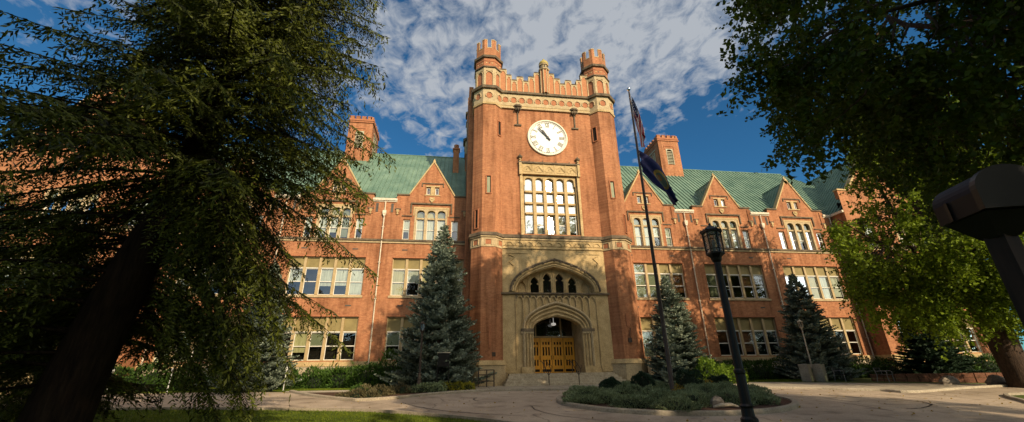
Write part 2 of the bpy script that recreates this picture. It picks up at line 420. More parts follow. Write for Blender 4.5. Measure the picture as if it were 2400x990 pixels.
BL = {'p': 'blind_pale', 'c': 'blind_cream', 'g': 'blind_green', 'b': 'blind_brown'}
def light(fr, sash, pane, blinds, x0, x1, z0, z1, y, bl=None, sash_mid=True, glaze=None):
    """one glazed light: white sash bars, glass, and a roller blind drawn part of the way"""
    s = 0.045
    sash.box(x0, x0 + s, y, y + .05, z0, z1); sash.box(x1 - s, x1, y, y + .05, z0, z1)
    sash.box(x0 + s, x1 - s, y, y + .05, z0, z0 + s); sash.box(x0 + s, x1 - s, y, y + .05, z1 - s, z1)
    if sash_mid:
        m = (z0 + z1) / 2; sash.box(x0 + s, x1 - s, y - .012, y + .045, m - .03, m + .03)
    yy = y + .03 + random.uniform(0, .012); dx = random.uniform(-.008, .008)
    pane.add([(x0, yy, z0), (x1, yy + dx, z0), (x1, yy + dx, z1), (x0, yy, z1)], [(0, 1, 2, 3)])
    if bl:
        blinds.cur = ['p', 'c', 'g', 'b'].index(bl[0]); zb = z1 - (z1 - z0) * bl[1]
        blinds.box(x0, x1, y + .1, y + .11, zb, z1)

ALLB = ['blind_pale', 'blind_cream', 'blind_green', 'blind_brown']
def finish_window(fr, sash, pane, blinds, panels=None, name='window', frmat='frame_paint', glass='window_glass'):
    w = part(fr, name, frmat)
    if sash.v: part(sash, 'sash', 'sash_white', w)
    if pane.v: part(pane, 'pane', glass, w)
    for q in range(len(blinds.v) // 8):
        b1 = MB(); b1.add(blinds.v[q * 8:q * 8 + 8], [tuple(i - q * 8 for i in f) for f in blinds.f[q * 6:q * 6 + 6]]); part(b1, 'blind', ALLB[blinds.m[q * 6]], w)
    if panels and panels.v: part(panels, 'panel', 'panel_khaki', w)
    return w

def group_window(x0, x1, z0, z1, top, n, spec, y=WY, panel='k'):
    fr, sash, pane, bl, pn = MB(), MB(), MB(), MB(), MB()
    yf = y + .12; w = (x1 - x0); mw = 0.2; lw = (w - (n + 1) * mw * .5 - mw * .5 * (n - 1) * 1.0) / n
    pitch = w / n
    fr.box(x0, x1, yf, yf + .16, z1 - .08, z1)
    fr.box(x0, x1, yf, yf + .16, z0, z0 + .06)
    for i in range(n + 1):
        c = x0 + i * pitch; a = mw / 2
        l, r = (c, c + .07) if i == 0 else ((c - .07, c) if i == n else (c - a, c + a))
        fr.box(l, r, yf - (.03 if 0 < i < n else 0), yf + .16, z0 + .06, z1 - .08)
    for i in range(n):
        a = x0 + i * pitch + (.07 if i == 0 else mw / 2); b = x0 + (i + 1) * pitch - (.07 if i == n - 1 else mw / 2)
        sash.box(a, b, yf + .02, yf + .12, top - .04, top + .03)
        sp = spec[i % len(spec)]
        if panel == 'k' and not (sp and sp[0] == 'v'): pn.box(a, b, yf + .1, yf + .13, top + .03, z1 - .08)
        else: light(fr, sash, pane, bl, a, b, top + .03, z1 - .08, yf + .07, ('g', 1.0), False)
        if sp and sp[0] == 'v': sp = ('g', 1.0)
        light(fr, sash, pane, bl, a, b, z0 + .06, top - .04, yf + .07, sp)
    return finish_window(fr, sash, pane, bl, pn)

def arch_pts(c, hw, zs, za, n=10, sharp=.62):
    """four-centred arch from left spring to right spring"""
    h = za - zs
    B = [(-hw, zs), (-hw, zs + .50 * h), (-hw * sharp, zs + .80 * h), (0, za)]
    L = []
    for i in range(n + 1):
        t = i / n; u = 1 - t
        L.append(tuple(u ** 3 * B[0][k] + 3 * u * u * t * B[1][k] + 3 * u * t * t * B[2][k] + t ** 3 * B[3][k] for k in (0, 1)))
    return [(c + x, z) for x, z in L] + [(c - x, z) for x, z in L[-2::-1]]
def round_pts(c, hw, zs, za, n=8):
    return [(c - hw * cos(pi * i / n), zs + (za - zs) * sin(pi * i / n) ** .8 if 0 < i < n else zs) for i in range(n + 1)]
def arch_plate(mb, x0, x1, z0, z1, pts, y0, y1):
    xl, xr = pts[0][0], pts[-1][0]
    if xl > x0: mb.box(x0, xl, y0, y1, z0, z1)
    if x1 > xr: mb.box(xr, x1, y0, y1, z0, z1)
    for (a, za), (b, zb) in zip(pts, pts[1:]):
        if b - a > 1e-6: mb.prism([(a, za), (b, zb), (b, z1), (a, z1)], y0, y1)
        else: pass
def arch_tube(mb, pts, y, r, n=6): mb.tube([(x, y, z) for x, z in pts], r, n)

def triple(c, spec, y=WY, lights=3, pitch=.87):
    """three arched lights in a pale stone surround"""
    fr, sash, pane, bl = MB(), MB(), MB(), MB()
    z0, z1 = 10.36, 13.15; hw = lights * pitch / 2
    yf = y - .03
    for i in range(lights):
        cc = c - hw + pitch * (i + .5); x0, x1 = cc - pitch / 2, cc + pitch / 2
        arch_plate(fr, x0, x1, z0, z1, round_pts(cc, .33, 12.72, 13.02), yf, yf + .24)
        fr.box(cc - .33, cc + .33, yf + .10, yf + .28, 12.22, 12.36)
        yg = yf + .2
        sp = spec[i % len(spec)]
        light(fr, sash, pane, bl, cc - .33, cc + .33, z0, 12.22, yg, sp)
        pane.add([(cc - .34, yg + .02, 12.36), (cc + .34, yg + .02, 12.36), (cc + .34, yg + .02, 13.05), (cc - .34, yg + .02, 13.05)], [(0, 1, 2, 3)])
        bl.cur = 1 if i % 2 else 2
        bl.box(cc - .34, cc + .34, yg + .1, yg + .11, 12.36, 13.05)
    fr.box(c - hw - .06, c - hw, yf, yf + .24, z0, z1); fr.box(c + hw, c + hw + .06, yf, yf + .24, z0, z1)
    return finish_window(fr, sash, pane, bl, name='arched_window', frmat='stone_light')

def slim(x0, x1, z0, z1, sp, y=WY, mid=True, name='window'):
    fr, sash, pane, bl = MB(), MB(), MB(), MB()
    fr.box(x0, x1, y + .1, y + .2, z0, z0 + .05); fr.box(x0, x1, y + .1, y + .2, z1 - .05, z1)
    fr.box(x0, x0 + .04, y + .1, y + .2, z0 + .05, z1 - .05); fr.box(x1 - .04, x1, y + .1, y + .2, z0 + .05, z1 - .05)
    light(fr, sash, pane, bl, x0 + .04, x1 - .04, z0 + .05, z1 - .05, y + .13, sp, mid)
    return finish_window(fr, sash, pane, bl, name=name)

SPEC_UP = {-10.1: [('p', .5), None, ('p', .66), ('p', .64), ('p', .95)], -2.3: [('c', 1), ('p', .5), ('c', .8), None, ('p', .6)], -17.9: [('g', 1), ('p', .5), ('g', .7), None, ('g', .5)],
           17.05: [('v', 1), ('g', 1.0), ('g', .7), ('b', .78)], 24.8: [('g', .92), None, None, ('b', .5), ('b', .45)], 32.55: [('b', .5), ('b', .7), ('c', 1), ('p', 1), ('p', .9)]}
SPEC_LO = {-10.1: [None, ('c', .72), ('g', .48), None, None], -2.3: [('g', .5), None, ('g', .5), None, None], -17.9: [('g', 1), ('g', 1), ('c', .5), None, ('g', 1)],
           17.05: [('g', 1), ('g', 1), None, ('b', .7)], 24.8: [('b', .5), ('b', .5), ('b', .85), None, None], 32.55: [None, None, ('b', .5), None, None]}
SPEC_T = {-10.1: [('p', .85), ('p', .7), ('g', .9)], -2.3: [('p', 1), ('p', 1), ('p', 1)], 17.05: [('p', 1), ('p', .95), ('p', .5)], 24.8: [('p', .8), ('p', .9), ('p', 1)], 32.55: [('p', .8), ('p', .6), ('p', .9)], -17.9: [('p', 1), None, ('p', 1)]}

def wing(x0, x1, bays):
    ops = []
    for c in bays:
        a = 15.3 if c == 17.05 else c - 2.85
        ops += [(a, c + 2.85, 1.0, 4.15), (a, c + 2.85, 5.75, 8.8), (c - 1.365, c + 1.365, 10.36, 13.15), (c + 1.7, c + 2.3, 10.38, 12.15)]
        if c != 17.05: ops.append((c - 2.3, c - 1.7, 10.38, 12.15))
        else: ops.append((14.55, 14.8, 10.38, 11.9))
    mb = MB(); wallgrid(mb, x0, x1, -1.0, 13.7, WY, ops)
    part(mb, 'wall', 'brick')
    mb = MB(); mb.box(x0, x1, WY + .75, WY + .8, -1, 13.6); mb.box(x0, x1, WY + .34, WY + .75, 4.9, 5.0); mb.box(x0, x1, WY + .34, WY + .75, 9.6, 9.7)
    part(mb, 'dark_backing', 'dark_room')  # near-black sheets added behind the glass so interiors read as unlit
    # stone plinth, sills, string course
    mb = MB(); mb.cur = 0
    mb.box(x0, x1, WY - .14, WY - .002, .62, .94); mb.cur = 1; mb.box(x0, x1, WY - .09, WY - .003, -1.1, .62)
    part(mb, 'plinth', ['stone', 'step_stone'])
    mb = MB(); mb.prism([(x0, 10.18), (x1, 10.18), (x1, 10.34), (x0, 10.34)], WY - .17, WY - .002); mb.cur = 1
    mb.box(x0, x1, WY - .09, WY - .003, 10.03, 10.178)
    part(mb, 'string_course', ['stone_weathered', 'stone_light'])
    for c in bays:
        a = 15.3 if c == 17.05 else c - 2.85; n = 4 if c == 17.05 else 5
        group_window(a, c + 2.85, 1.0, 4.15, 3.05, n, SPEC_LO[c]); group_window(a, c + 2.85, 5.75, 8.8, 7.9, n, SPEC_UP[c])
        mb = MB(); mb.box(a - .08, c + 2.93, WY - .08, WY + .1, 5.58, 5.749); part(mb, 'sill', 'stone_light')
        for zl in (8.802, 4.152): mb = MB(); mb.box(a - .03, c + 2.88, WY - .03, WY - .002, zl, zl + .128); part(mb, 'lintel', 'terracotta')
        triple(c, SPEC_T[c])
        slim(c + 1.7, c + 2.3, 10.38, 12.15, ('p', .9 if c > 0 else .5))
        if c != 17.05: slim(c - 2.3, c - 1.7, 10.38, 12.15, ('p', .6))
        else: slim(14.55, 14.8, 10.38, 11.9, None, mid=False)
        # vent slots
        for z in (9.48, 4.98):
            for s in (-1.95, 1.95): mb = MB(); mb.box(c + s - .22, c + s + .22, WY - .015, WY - .002, z - .05, z + .05); part(mb, 'vent_slot', 'lead')
        gable(c)

def gable(c, y=WY, left=True):
    """pointed brick gable with stepped shoulders, stone copings and two attic windows"""
    t = .36
    rk = lambda x: 17.62 - abs(x) * (3.27 / 1.95)
    mb = MB()
    for s in (-1, 1):
        q = [(c + s * 2.9, 13.7), (c + s * .75, 13.7), (c + s * .75, rk(.75)), (c + s * 1.95, 14.35), (c + s * 2.9, 14.35)]
        mb.prism(q if s < 0 else q[::-1], y, y + t)
    mb.prism([(c - .75, 15.35), (c + .75, 15.35), (c + .75, rk(.75)), (c, 17.62), (c - .75, rk(.75))], y, y + t)
    wallgrid(mb, c - .75, c + .75, 13.7, 15.35, y, [(c - .56, c - .18, 14.5, 15.22), (c + .18, c + .56, 14.5, 15.22)], t)
    mb.box(c - .75, c + .75, y + t, y + t + .01, 13.7, 15.35)
    for s in (-1, 1):
        a, b = sorted((c + s * 2.9, c + s * 3.18)); mb.box(a, b, y, y + t, 13.7 - .001, 13.86) if False else None
        mb.box(min(c + s * 2.62, c + s * 2.98), max(c + s * 2.62, c + s * 2.98), y - .06, y - .002, 12.6, 14.2)
    g_ = part(mb, 'gable', 'brick')
    # copings and dressings
    mb = MB()
    for s in (-1, 1):
        a = (c + s * 1.93, 14.36); b = (c, 17.64); nx = .12
        q = [(a[0] + s * .12, a[1]), (b[0], b[1] + .22), (b[0], b[1]), (a[0], a[1])]
        mb.prism(q if s > 0 else q[::-1], y - .07, y + t + .04)
        x0, x1 = sorted((c + s * 1.9, c + s * 3.0)); mb.cur = 1; mb.box(x0, x1, y - .08, y + t + .05, 14.35, 14.47)
        x0, x1 = sorted((c + s * 2.55, c + s * 3.02)); mb.box(x0, x1, y - .1, y - .003, 13.0, 13.1)
        mb.cur = 0; mb.box(c + s * 2.8 - .1, c + s * 2.8 + .1, y - .14, y - .06, 12.75, 12.99)
        mb.box(c + s * 2.8 - .06, c + s * 2.8 + .06, y - .12, y - .06, 12.55, 12.75)
        # label over the slim window
        x0, x1 = c + s * 2.0 - .42, c + s * 2.0 + .42
        if not (c == 17.05 and s < 0): mb.cur = 1; mb.box(x0, x1, y - .07, y - .002, 12.42, 12.5); mb.cur = 0
    mb.frustum(c, y + t / 2 - .05, 4, .13, .02, 17.75, 18.1, pi / 4 * 0)
    # attic window surrounds
    mb.box(c - .17, c + .17, y - .04, y + .12, 14.5, 15.22)
    mb.cur = 1; mb.box(c - .95, c + .95, y - .07, y - .002, 15.52, 15.6); mb.box(c - .95, c - .87, y - .07, y - .002, 15.25, 15.52); mb.box(c + .87, c + .95, y - .07, y - .002, 15.25, 15.52)
    mb.cur = 0; mb.box(c - .66, c + .66, y - .05, y - .002, 14.4, 14.49); mb.box(c - .62, c + .62, y - .03, y - .003, 15.24, 15.36)
    # shield below the attic windows
    mb.prism([(c - .22, 14.22), (c - .22, 13.98), (c - .1, 13.84), (c, 13.72), (c + .1, 13.84), (c + .22, 13.98), (c + .22, 14.22)], y - .1, y - .002)
    mb.box(c - .1, c + .1, y - .14, y - .1, 14.0, 14.14)
    # hood mould over the triple window
    mb.cur = 1
    mb.box(c - 1.75, c + 1.75, y - .12, y - .002, 13.55, 13.68)
    for s in (-1, 1): mb.box(*sorted((c + s * 1.75, c + s * 1.64)), y - .1, y - .002, 12.75, 13.55)
    mb.cur = 0
    mb.box(c - 1.5, c + 1.5, y - .05, y - .002, 13.152, 13.32)
    for s in (-1, 1): mb.box(*sorted((c + s * 1.5, c + s * 1.4)), y - .05, y - .0025, 12.5, 13.15)
    part(mb, 'gable_coping', ['stone', 'stone_weathered'])
    for s in (-1, 1):
        x0, x1 = sorted((c + s * .18, c + s * .56)); slim(x0, x1, 14.5, 15.22, None, y=y, mid=False, name='attic_window')

for x0, x1, bays in ((-21.6, .62, (-17.9, -10.1, -2.3)), (14.2, 36.4, (17.05, 24.8, 32.55))):
    wing(x0, x1, bays)

# gutters, eaves boards and downspouts between the gables
def eaves(x0, x1, y=WY):
    mb = MB(); mb.box(x0, x1, y - .16, y + .2, 13.78, 13.98); mb.box(x0, x1, y - .08, y - .002, 13.68, 13.779)
    part(mb, 'gutter', 'pipe_cream')
    c = (x0 + x1) / 2
    for s in (-1, 1): mb = MB(); mb.box(c + s * .62 - .1, c + s * .62 + .1, y - .02, y - .002, 12.75, 13.55); part(mb, 'eaves_slot_shade', 'lead')  # flat dark strips on the wall paint the shade of slots
def downspout(x, z1=13.7, y=WY):
    mb = MB(); y0 = y - .12
    mb.tube([(x, y0, .55), (x, y0, 12.9), (x, y0, z1)], .05, 8)
    mb.box(x - .15, x + .15, y0 - .12, y - .01, 12.55, 12.85); mb.prism([(x - .15, 12.55), (x - .06, 12.35), (x + .06, 12.35), (x + .15, 12.55)], y0 - .1, y - .02)
    for z in (2.4, 5.5, 8.4, 11.4): mb.box(x - .09, x + .09, y0 - .06, y - .003, z - .03, z + .03)
    part(mb, 'downspout', 'pipe_cream', smooth=False)
for x0, x1 in ((-15.0, -13.0), (-7.2, -5.2), (19.95, 21.9), (27.7, 29.65), (35.45, 36.3), (-21.5, -20.8)):
    eaves(x0, x1)
for x in (-14.0, -6.15, 20.85, 28.65, -21.2, 36.1): downspout(x)

# main roofs: standing-seam metal
S = 1.1; RY = 41.1; RZ = 14 + S * (RY - 33.3)
def roof_plane(mb, quad, seam_dir, pitch=.44, n_out=None):
    """quad: four corners (eave a, eave b, ridge b, ridge a); seams run from eave to ridge"""
    mb.add(quad, [(0, 1, 2, 3)] if len(quad) == 4 else [(0, 1, 2)])
def seams(mb, a, b, up, nrm, pitch, lenf):
    """thin upright ribs from the eave line a-b running along 'up'; lenf(t) gives the length"""
    A, B = Vector(a), Vector(b); L = (B - A).length; e = (B - A) / L; n = int(L / pitch); u = Vector(up).normalized(); N = Vector(nrm).normalized()
    for i in range(n + 1):
        p = A + e * (i * pitch); l = lenf(p)
        if l <= .05: continue
        w = e * .02; h = N * .075; q = p + u * l
        mb.add([p - w, p + w, p + w + h, p - w + h, q - w, q + w, q + w + h, q - w + h], [(3, 2, 6, 7), (0, 3, 7, 4), (2, 1, 5, 6), (0, 1, 2, 3), (4, 7, 6, 5)])
k_ = sqrt(1 + S * S)
for xa, xb in ((-25.0, .6), (14.2, 46.0)):
    xr0 = -25.03 if xa < 0 else xa; xr1 = .6 if xa < 0 else 39.9
    if xa < 0: xr0 = -25.0
    mb = MB(); z0 = 13.96; y0 = 33.27
    mb.add([(xa, y0, z0), (xb, y0, z0), (xr1, RY, RZ), (xr0, RY, RZ)], [(0, 1, 2, 3)])
    mb.add([(xa, 48.9, z0), (xb, 48.9, z0), (xr1, RY, RZ), (xr0, RY, RZ)], [(0, 3, 2, 1)])
    if xa > 0: mb.add([(xb, y0, z0), (xb, 48.9, z0), (xr1, RY, RZ)], [(0, 1, 2)])
    full = (RY - y0) * k_
    seams(mb, (xa + .1, y0, z0 + .003), (xb, y0, z0 + .003), (0, 1, S), (0, -S, 1), .43,
          lambda p: full if p.x <= xr1 else full * max(0, (xb - p.x) / (xb - xr1 + 1e-6)))
    mb.tube([(xr0, RY, RZ + .02), (xr1, RY, RZ + .02)], .09, 6)
    part(mb, 'roof', 'roof_metal')
# dormer roofs behind the gables
for c in (-17.9, -10.1, -2.3, 17.05, 24.8, 32.55):
    mb = MB(); zr = 17.5; y0 = WY + .37; yr = 33.27 + (zr - 13.96) / S + .1; ye = 33.27 + (14.2 - 13.96) / S
    for s in (-1, 1):
        mb.add([(c, y0, zr), (c, yr, zr), (c + s * 1.98, ye + .15, 14.2), (c + s * 1.98, y0, 14.2)], [(0, 1, 2, 3)])
        E0 = Vector((c + s * 1.98, y0, 14.2)); 
        for q in range(1, 7):
            f = q / 7; yy = y0 + (yr - y0) * f
            low = Vector((c + s * 1.98 * (1 - f) , yy, 14.2 + (zr - 14.2) * f)); top = Vector((c, yy, zr)); h = Vector((s * .04, 0, .03)); w = Vector((0, .015, 0))
            mb.add([low - w, low + w, top + w, top - w, low - w + h, low + w + h, top + w + h, top - w + h], [(4, 5, 6, 7), (0, 4, 7, 3), (1, 2, 6, 5)])
    mb.tube([(c, y0, zr + .03), (c, yr, zr + .03)], .06, 6)
    part(mb, 'dormer_roof', 'roof_metal')
# back and end walls close the block
mb = MB(); mb.box(-21.6, 36.4, 48.6, 48.9, -1, 13.97); part(mb, 'wall', 'brick')

# ------------------------------------------------------------------ end pavilions
def pavilion(c, inner, seed):
    hw = 6.7; y0 = 31.65; x0, x1 = c - hw, c + hw; zr = 21.4
    ops = [(c - 2.6, c + 2.6, 1.0, 4.15), (c - 2.6, c + 2.6, 5.75, 8.8), (c - 1.74, c + 1.74, 10.36, 13.15), (c - 5.2, c - 4.0, 5.9, 8.6), (c + 4.0, c + 5.2, 5.9, 8.6), (c - 5.2, c - 4.0, 10.4, 12.6), (c + 4.0, c + 5.2, 10.4, 12.6),
           (c - 5.2, c - 4.0, 1.3, 4.1), (c + 4.0, c + 5.2, 1.3, 4.1)]
    mb = MB(); wallgrid(mb, x0, x1, -1, 15.2, y0, ops)
    s_ = (22.6 - 15.2) / (hw - 1.2)
    mb.prism([(x0 + .02, 15.2), (x1 - .02, 15.2), (x1 - .02, 16.0), (x1 - 1.2, 16.0), (x1 - 1.2, 15.9), (c + .6, 22.6), (c - .6, 22.6), (x0 + 1.2, 15.9), (x0 + 1.2, 16.0), (x0 + .02, 16.0)], y0, y0 + .4)
    for x in (x0, x1): mb.box(min(x, x + (.3 if x < c else -.3)), max(x, x + (.3 if x < c else -.3)), y0 + .003, 50, -1, 13.96)
    mb.box(x0, x1, 49.7, 50, -1, 13.96)
    part(mb, 'pavilion_wall', 'brick')
    mb = MB(); mb.box(x0, x1, y0 - .14, y0 - .002, .62, .94); mb.box(x0 - .09, x0 - .002, y0, WY - .1, .62, .94); mb.box(x0, x1, y0 - .09, y0 - .003, -1, .62)
    mb.box(x0 + 1.2, c - .6, y0 - .001, y0, 1, 1) if False else None
    part(mb, 'pavilion_plinth', 'stone')
    for s in (-1, 1):
        mb = MB()
        q = [(c + s * 5.5, 15.92), (c + s * .6, 22.62), (c + s * .6, 22.85), (c + s * 5.62, 16.1)]
        mb.prism(q if s < 0 else q[::-1], y0 - .08, y0 + .45)
        mb.box(*sorted((c + s * 5.4, c + s * 6.75)), y0 - .08, y0 + .45, 16.0, 16.15); part(mb, 'coping', 'stone')
    mb = MB()
    mb.box(c - .65, c + .65, y0 - .08, y0 + .45, 22.62, 22.8)
    part(mb, 'coping', 'stone')
    mb = MB(); mb.box(x0, x1, y0 - .17, y0 - .002, 10.18, 10.34); mb.cur = 1; mb.box(x0, x1, y0 - .09, y0 - .003, 10.03, 10.178)
    part(mb, 'string_course', ['stone_weathered', 'stone_light'])
    mb = MB(); mb.box(x0 + .4, x1 - .4, y0 + .75, y0 + .8, -1, 15); part(mb, 'dark_backing', 'dark_room')
    group_window(c - 2.6, c + 2.6, 1.0, 4.15, 3.05, 4, [('g', 1), ('g', .5), None, ('c', 1)], y=y0); group_window(c - 2.6, c + 2.6, 5.75, 8.8, 7.9, 4, [('p', .6), ('g', .9), ('p', 1), None], y=y0)
    triple(c, [('p', 1), ('p', .7), ('g', .8)], y=y0, lights=4)
    for s in (-1, 1):
        a, b = sorted((c + s * 4.0, c + s * 5.2))
        slim(a, b, 5.9, 8.6, ('p', .7), y=y0); slim(a, b, 10.4, 12.6, ('p', .9), y=y0); slim(a, b, 1.3, 4.1, ('g', .5), y=y0)
    mb = MB()
    for s in (-1, 1):
        mb.add([(c + s * hw, y0 + .4, 13.98), (c + s * hw, 50, 13.98), (c, 50, zr), (c, y0 + .4, zr)], [(0, 1, 2, 3)])
        sl = (zr - 13.98) / hw
        seams(mb, (c + s * hw, y0 + .5, 13.985), (c + s * hw, 50, 13.985), (-s, 0, sl), (s * sl, 0, 1), .43, lambda p: hw * sqrt(1 + sl * sl))
    mb.tube([(c, y0 + .4, zr + .02), (c, 50, zr + .02)], .09, 6)
    part(mb, 'pavilion_roof', 'roof_metal')
    s = -1 if inner < c else 1
    mb = MB(); a, b = sorted((c + s * hw, c + s * (hw + .16))); mb.box(a, b, y0 + .02, WY - .17, 13.74, 13.97); part(mb, 'gutter', 'pipe_cream')
pavilion(43.05, 36.4, 1); pavilion(-28.2, -21.6, 2)

# ------------------------------------------------------------------ ventilator towers and flue on the ridge
def vent_tower(x0, x1, side):
    y0, y1 = 39.5, 43.0; z1 = 25.7; c = (x0 + x1) / 2; cy = (y0 + y1) / 2
    mb = MB(); mb.cur = 0
    wallgrid(mb, x0, x1, 19, z1, y0, [(c - .42, c + .42, 22.3, 24.4)], .2)
    mb.box(x0, x1, y0 + .2, y1, 19, z1)
    for i in range(4):
        a = x0 + (x1 - x0) * (i + .05) / 4 ; b = a + (x1 - x0) * .16
        a -= .02
        mb.box(a, b, y0, y0 + .3, z1 + .2, z1 + .52); mb.box(a, b, y1 - .3, y1, z1 + .2, z1 + .52)
    mb.box(x1 - .3, x1 + .02, y0, y0 + .3, z1 + .2, z1 + .52)
    for i in range(5):
        a = y0 + .45 + i * .62
        mb.box(x0 - .02, x0 + .3, a, a + .32, z1 + .2, z1 + .52); mb.box(x1 - .3, x1 + .02, a, a + .32, z1 + .2, z1 + .52)
    mb.cur = 1
    mb.box(x0 - .1, x1 + .1, y0 - .1, y1 + .1, z1 - .25, z1 - .12); mb.box(x0 - .06, x1 + .06, y0 - .06, y1 + .06, z1 + .0, z1 + .2)
    mb.box(c - .62, c + .62, y0 - .05, y0 - .002, 24.72, 24.85); mb.box(c - .62, c - .54, y0 - .05, y0 - .002, 24.3, 24.72); mb.box(c + .54, c + .62, y0 - .05, y0 - .002, 24.3, 24.72)
    for i in range(4):
        a = x0 + (x1 - x0) * (i + .05) / 4 - .02; mb.box(a - .02, a + (x1 - x0) * .16 + .06, y0 - .03, y0 + .33, z1 + .52, z1 + .58)
    t = part(mb, 'vent_tower', ['brick', 'terracotta'])
    def louv(w):
        mb = MB(); arch_plate(mb, c - .42, c + .42, 22.3, 24.4, round_pts(c, .36, 23.95, 24.33), y0 - .02, y0 + .06)
        for i in range(9):
            z = 22.4 + i * .2; mb.add([(c - .36, y0 + .01, z), (c + .36, y0 + .01, z), (c + .36, y0 + .14, z + .14), (c - .36, y0 + .14, z + .14), (c - .36, y0 + .01, z + .03), (c + .36, y0 + .01, z + .03), (c + .36, y0 + .14, z + .17), (c - .36, y0 + .14, z + .17)], [(0, 1, 5, 4), (4, 5, 6, 7), (0, 3, 2, 1), (0, 4, 7, 3), (1, 2, 6, 5)])
        return part(mb, 'louvre', 'louvre', t)
    louv(0)
    # a side louvre in a stone surround, on the face towards the middle of the hall
    for sx in (x0 - .03, x1 + .03):
        mb = MB(); a, b = (sx - .03, sx + .01) if sx < c else (sx - .01, sx + .03)
        mb.box(a, b, cy - .9, cy + .9, 24.6, 24.75)
        for yy in (cy - .75, cy + .15):
            mb.box(a, b, yy, yy + .1, 22.3, 24.4); mb.box(a, b, yy + .5, yy + .6, 22.3, 24.4); mb.box(a, b, yy + .1, yy + .5, 24.3, 24.4)
            for i in range(9): mb.box(a, b, yy + .1, yy + .5, 22.35 + i * .21, 22.45 + i * .21)
        part(mb, 'louvre', 'louvre', t)
vent_tower(23.2, 25.75, -1); vent_tower(-12.0, -9.55, 1)
mb = MB(); mb.frustum(-.45, 38.3, 4, .3, .3, 18, 21.9, 0); mb.cur = 1; mb.frustum(-.45, 38.3, 4, .38, .38, 21.9, 22.05, 0); mb.cur = 0; mb.frustum(-.45, 38.3, 8, .24, .26, 22.05, 22.55, 0)
part(mb, 'flue', ['brick', 'terracotta'])

# ------------------------------------------------------------------ clock tower
y = 30.0
mb = MB(); mb.box(.62, 3.4, 31.3, 39.0, -1, 23.3); mb.box(11.46, 14.22, 31.3, 39.0, -1, 23.3); mb.box(3.401, 11.459, 32.9, 39.0, -1, 23.3)
wallgrid(mb, 3.2, 11.66, 9.9, 23.3, y, [(5.12, 9.76, 10.1, 15.3)], .55)
mb.box(3.2, 11.66, 31.28, 31.299, 9.9, 23.3) if False else None
part(mb, 'tower_wall', 'brick')
mb = MB(); mb.box(3.3, 11.6, 30.95, 31.0, 9.8, 16); part(mb, 'dark_backing', 'dark_room')
# parapet: stepped, panelled
mb = MB(); px0 = 3.42
steps = [(3.3, 3.9, 25.95), (3.9, 4.36, 25.35), (4.36, 4.88, 24.83), (4.88, 5.44, 25.23), (5.44, 5.96, 24.8), (5.96, 6.5, 25.33), (6.5, 7.05, 25.85)]
allst = steps + [(14.86 - b, 14.86 - a, z) for a, b, z in steps]
for a, b, z in allst:
    mb.cur = 0; mb.box(a, b, y + .04, y + .42, 23.45, z)
    mb.cur = 1; mb.box(a + (.0 if z > 25.3 else .02), b - (.0 if z > 25.3 else .02), y - .04, y + .47, z, z + .09)
    mb.cur = 2; mb.box(a - .045, a + .045, y - .015, y + .038, 23.6, z - .001); mb.box(b - .055, b + .035, y - .012, y + .036, 23.6, z - .002)
    c = (a + b) / 2; arch_plate(mb, a + .045, b - .055, z - .42, z - .003, round_pts(c - .005, (b - a) / 2 - .12, z - .3, z - .14), y + .0, y + .037)
mb.cur = 0; mb.box(7.05, 7.81, y + .02, y + .45, 23.45, 26.05); 
mb.cur = 2; mb.box(3.3, 11.56, y - .02, y + .037, 23.45, 23.6)
for x in (.75, 13.85): mb.cur = 0; mb.box(x - .15, x + .25, 31.6, 38.3, 23.3, 25.0)
mb.cur = 0; mb.box(.62, 14.2, 38.6, 38.98, 23.3, 24.8)
part(mb, 'parapet', ['brick_plain', 'stone_weathered', 'stone_light'])
# centre finial
mb = MB(); mb.cur = 1; mb.frustum(TX, y - .05, 8, .36, .36, 23.5, 26.0)
for i in range(8):
    t = (i + .5) * pi / 4; mb.cur = 0; mb.tube([(TX + .4 * cos(t), y - .05 + .4 * sin(t), 23.4), (TX + .4 * cos(t), y - .05 + .4 * sin(t), 26.05)], .05, 5)
mb.frustum(TX, y - .05, 8, .46, .5, 26.05, 26.17)
mb.frustum(TX, y - .05, 8, .33, .33, 26.17, 26.62)
for i in range(8):
    t = i * pi / 4; mb.cur = 2; mb.box(TX + .335 * cos(t) - .06, TX + .335 * cos(t) + .06, y - .05 + .335 * sin(t) - .06, y - .05 + .335 * sin(t) + .06, 26.25, 26.5)
mb.cur = 0; mb.frustum(TX, y - .05, 8, .42, .44, 26.62, 26.72)
fin = part(mb, 'finial', ['stone_light', 'brick_plain', 'lead'])
mb = MB(); mb.lathe(TX, y - .05, [(.43, 26.72), (.46, 26.85), (.40, 27.05), (.26, 27.2), (.12, 27.3), (.08, 27.36), (.11, 27.42), (.05, 27.5), (.01, 27.56)], 12); part(mb, 'finial_cap', 'copper_cap', fin, smooth=True)

# cornice, frieze of roundels, lower course
mb = MB(); mb.cur = 1; mb.box(3.2, 11.66, y - .26, y + .02, 23.22, 23.44)
mb.cur = 0; mb.box(3.2, 11.66, y - .1, y - .002, 21.98, 23.218); mb.box(3.2, 11.66, y - .17, y - .003, 21.66, 21.80)
mb.cur = 3; mb.box(3.2, 11.66, y - .07, y - .004, 21.802, 21.978)
for i in range(11):
    x = 3.78 + i * .73
    mb.cur = 2; mb.prism([(x + .26 * cos(t), 22.55 + .28 * sin(t)) for t in np.arange(0, 2 * pi, pi / 9)], y - .112, y - .1)
    mb.cur = 0; arch_tube(mb, [(x + .29 * cos(t), 22.55 + .31 * sin(t)) for t in np.linspace(-.5, pi + .5, 13)], y - .13, .05, 5)
part(mb, 'cornice', ['stone_light', 'stone_weathered', 'terracotta', 'stone'])
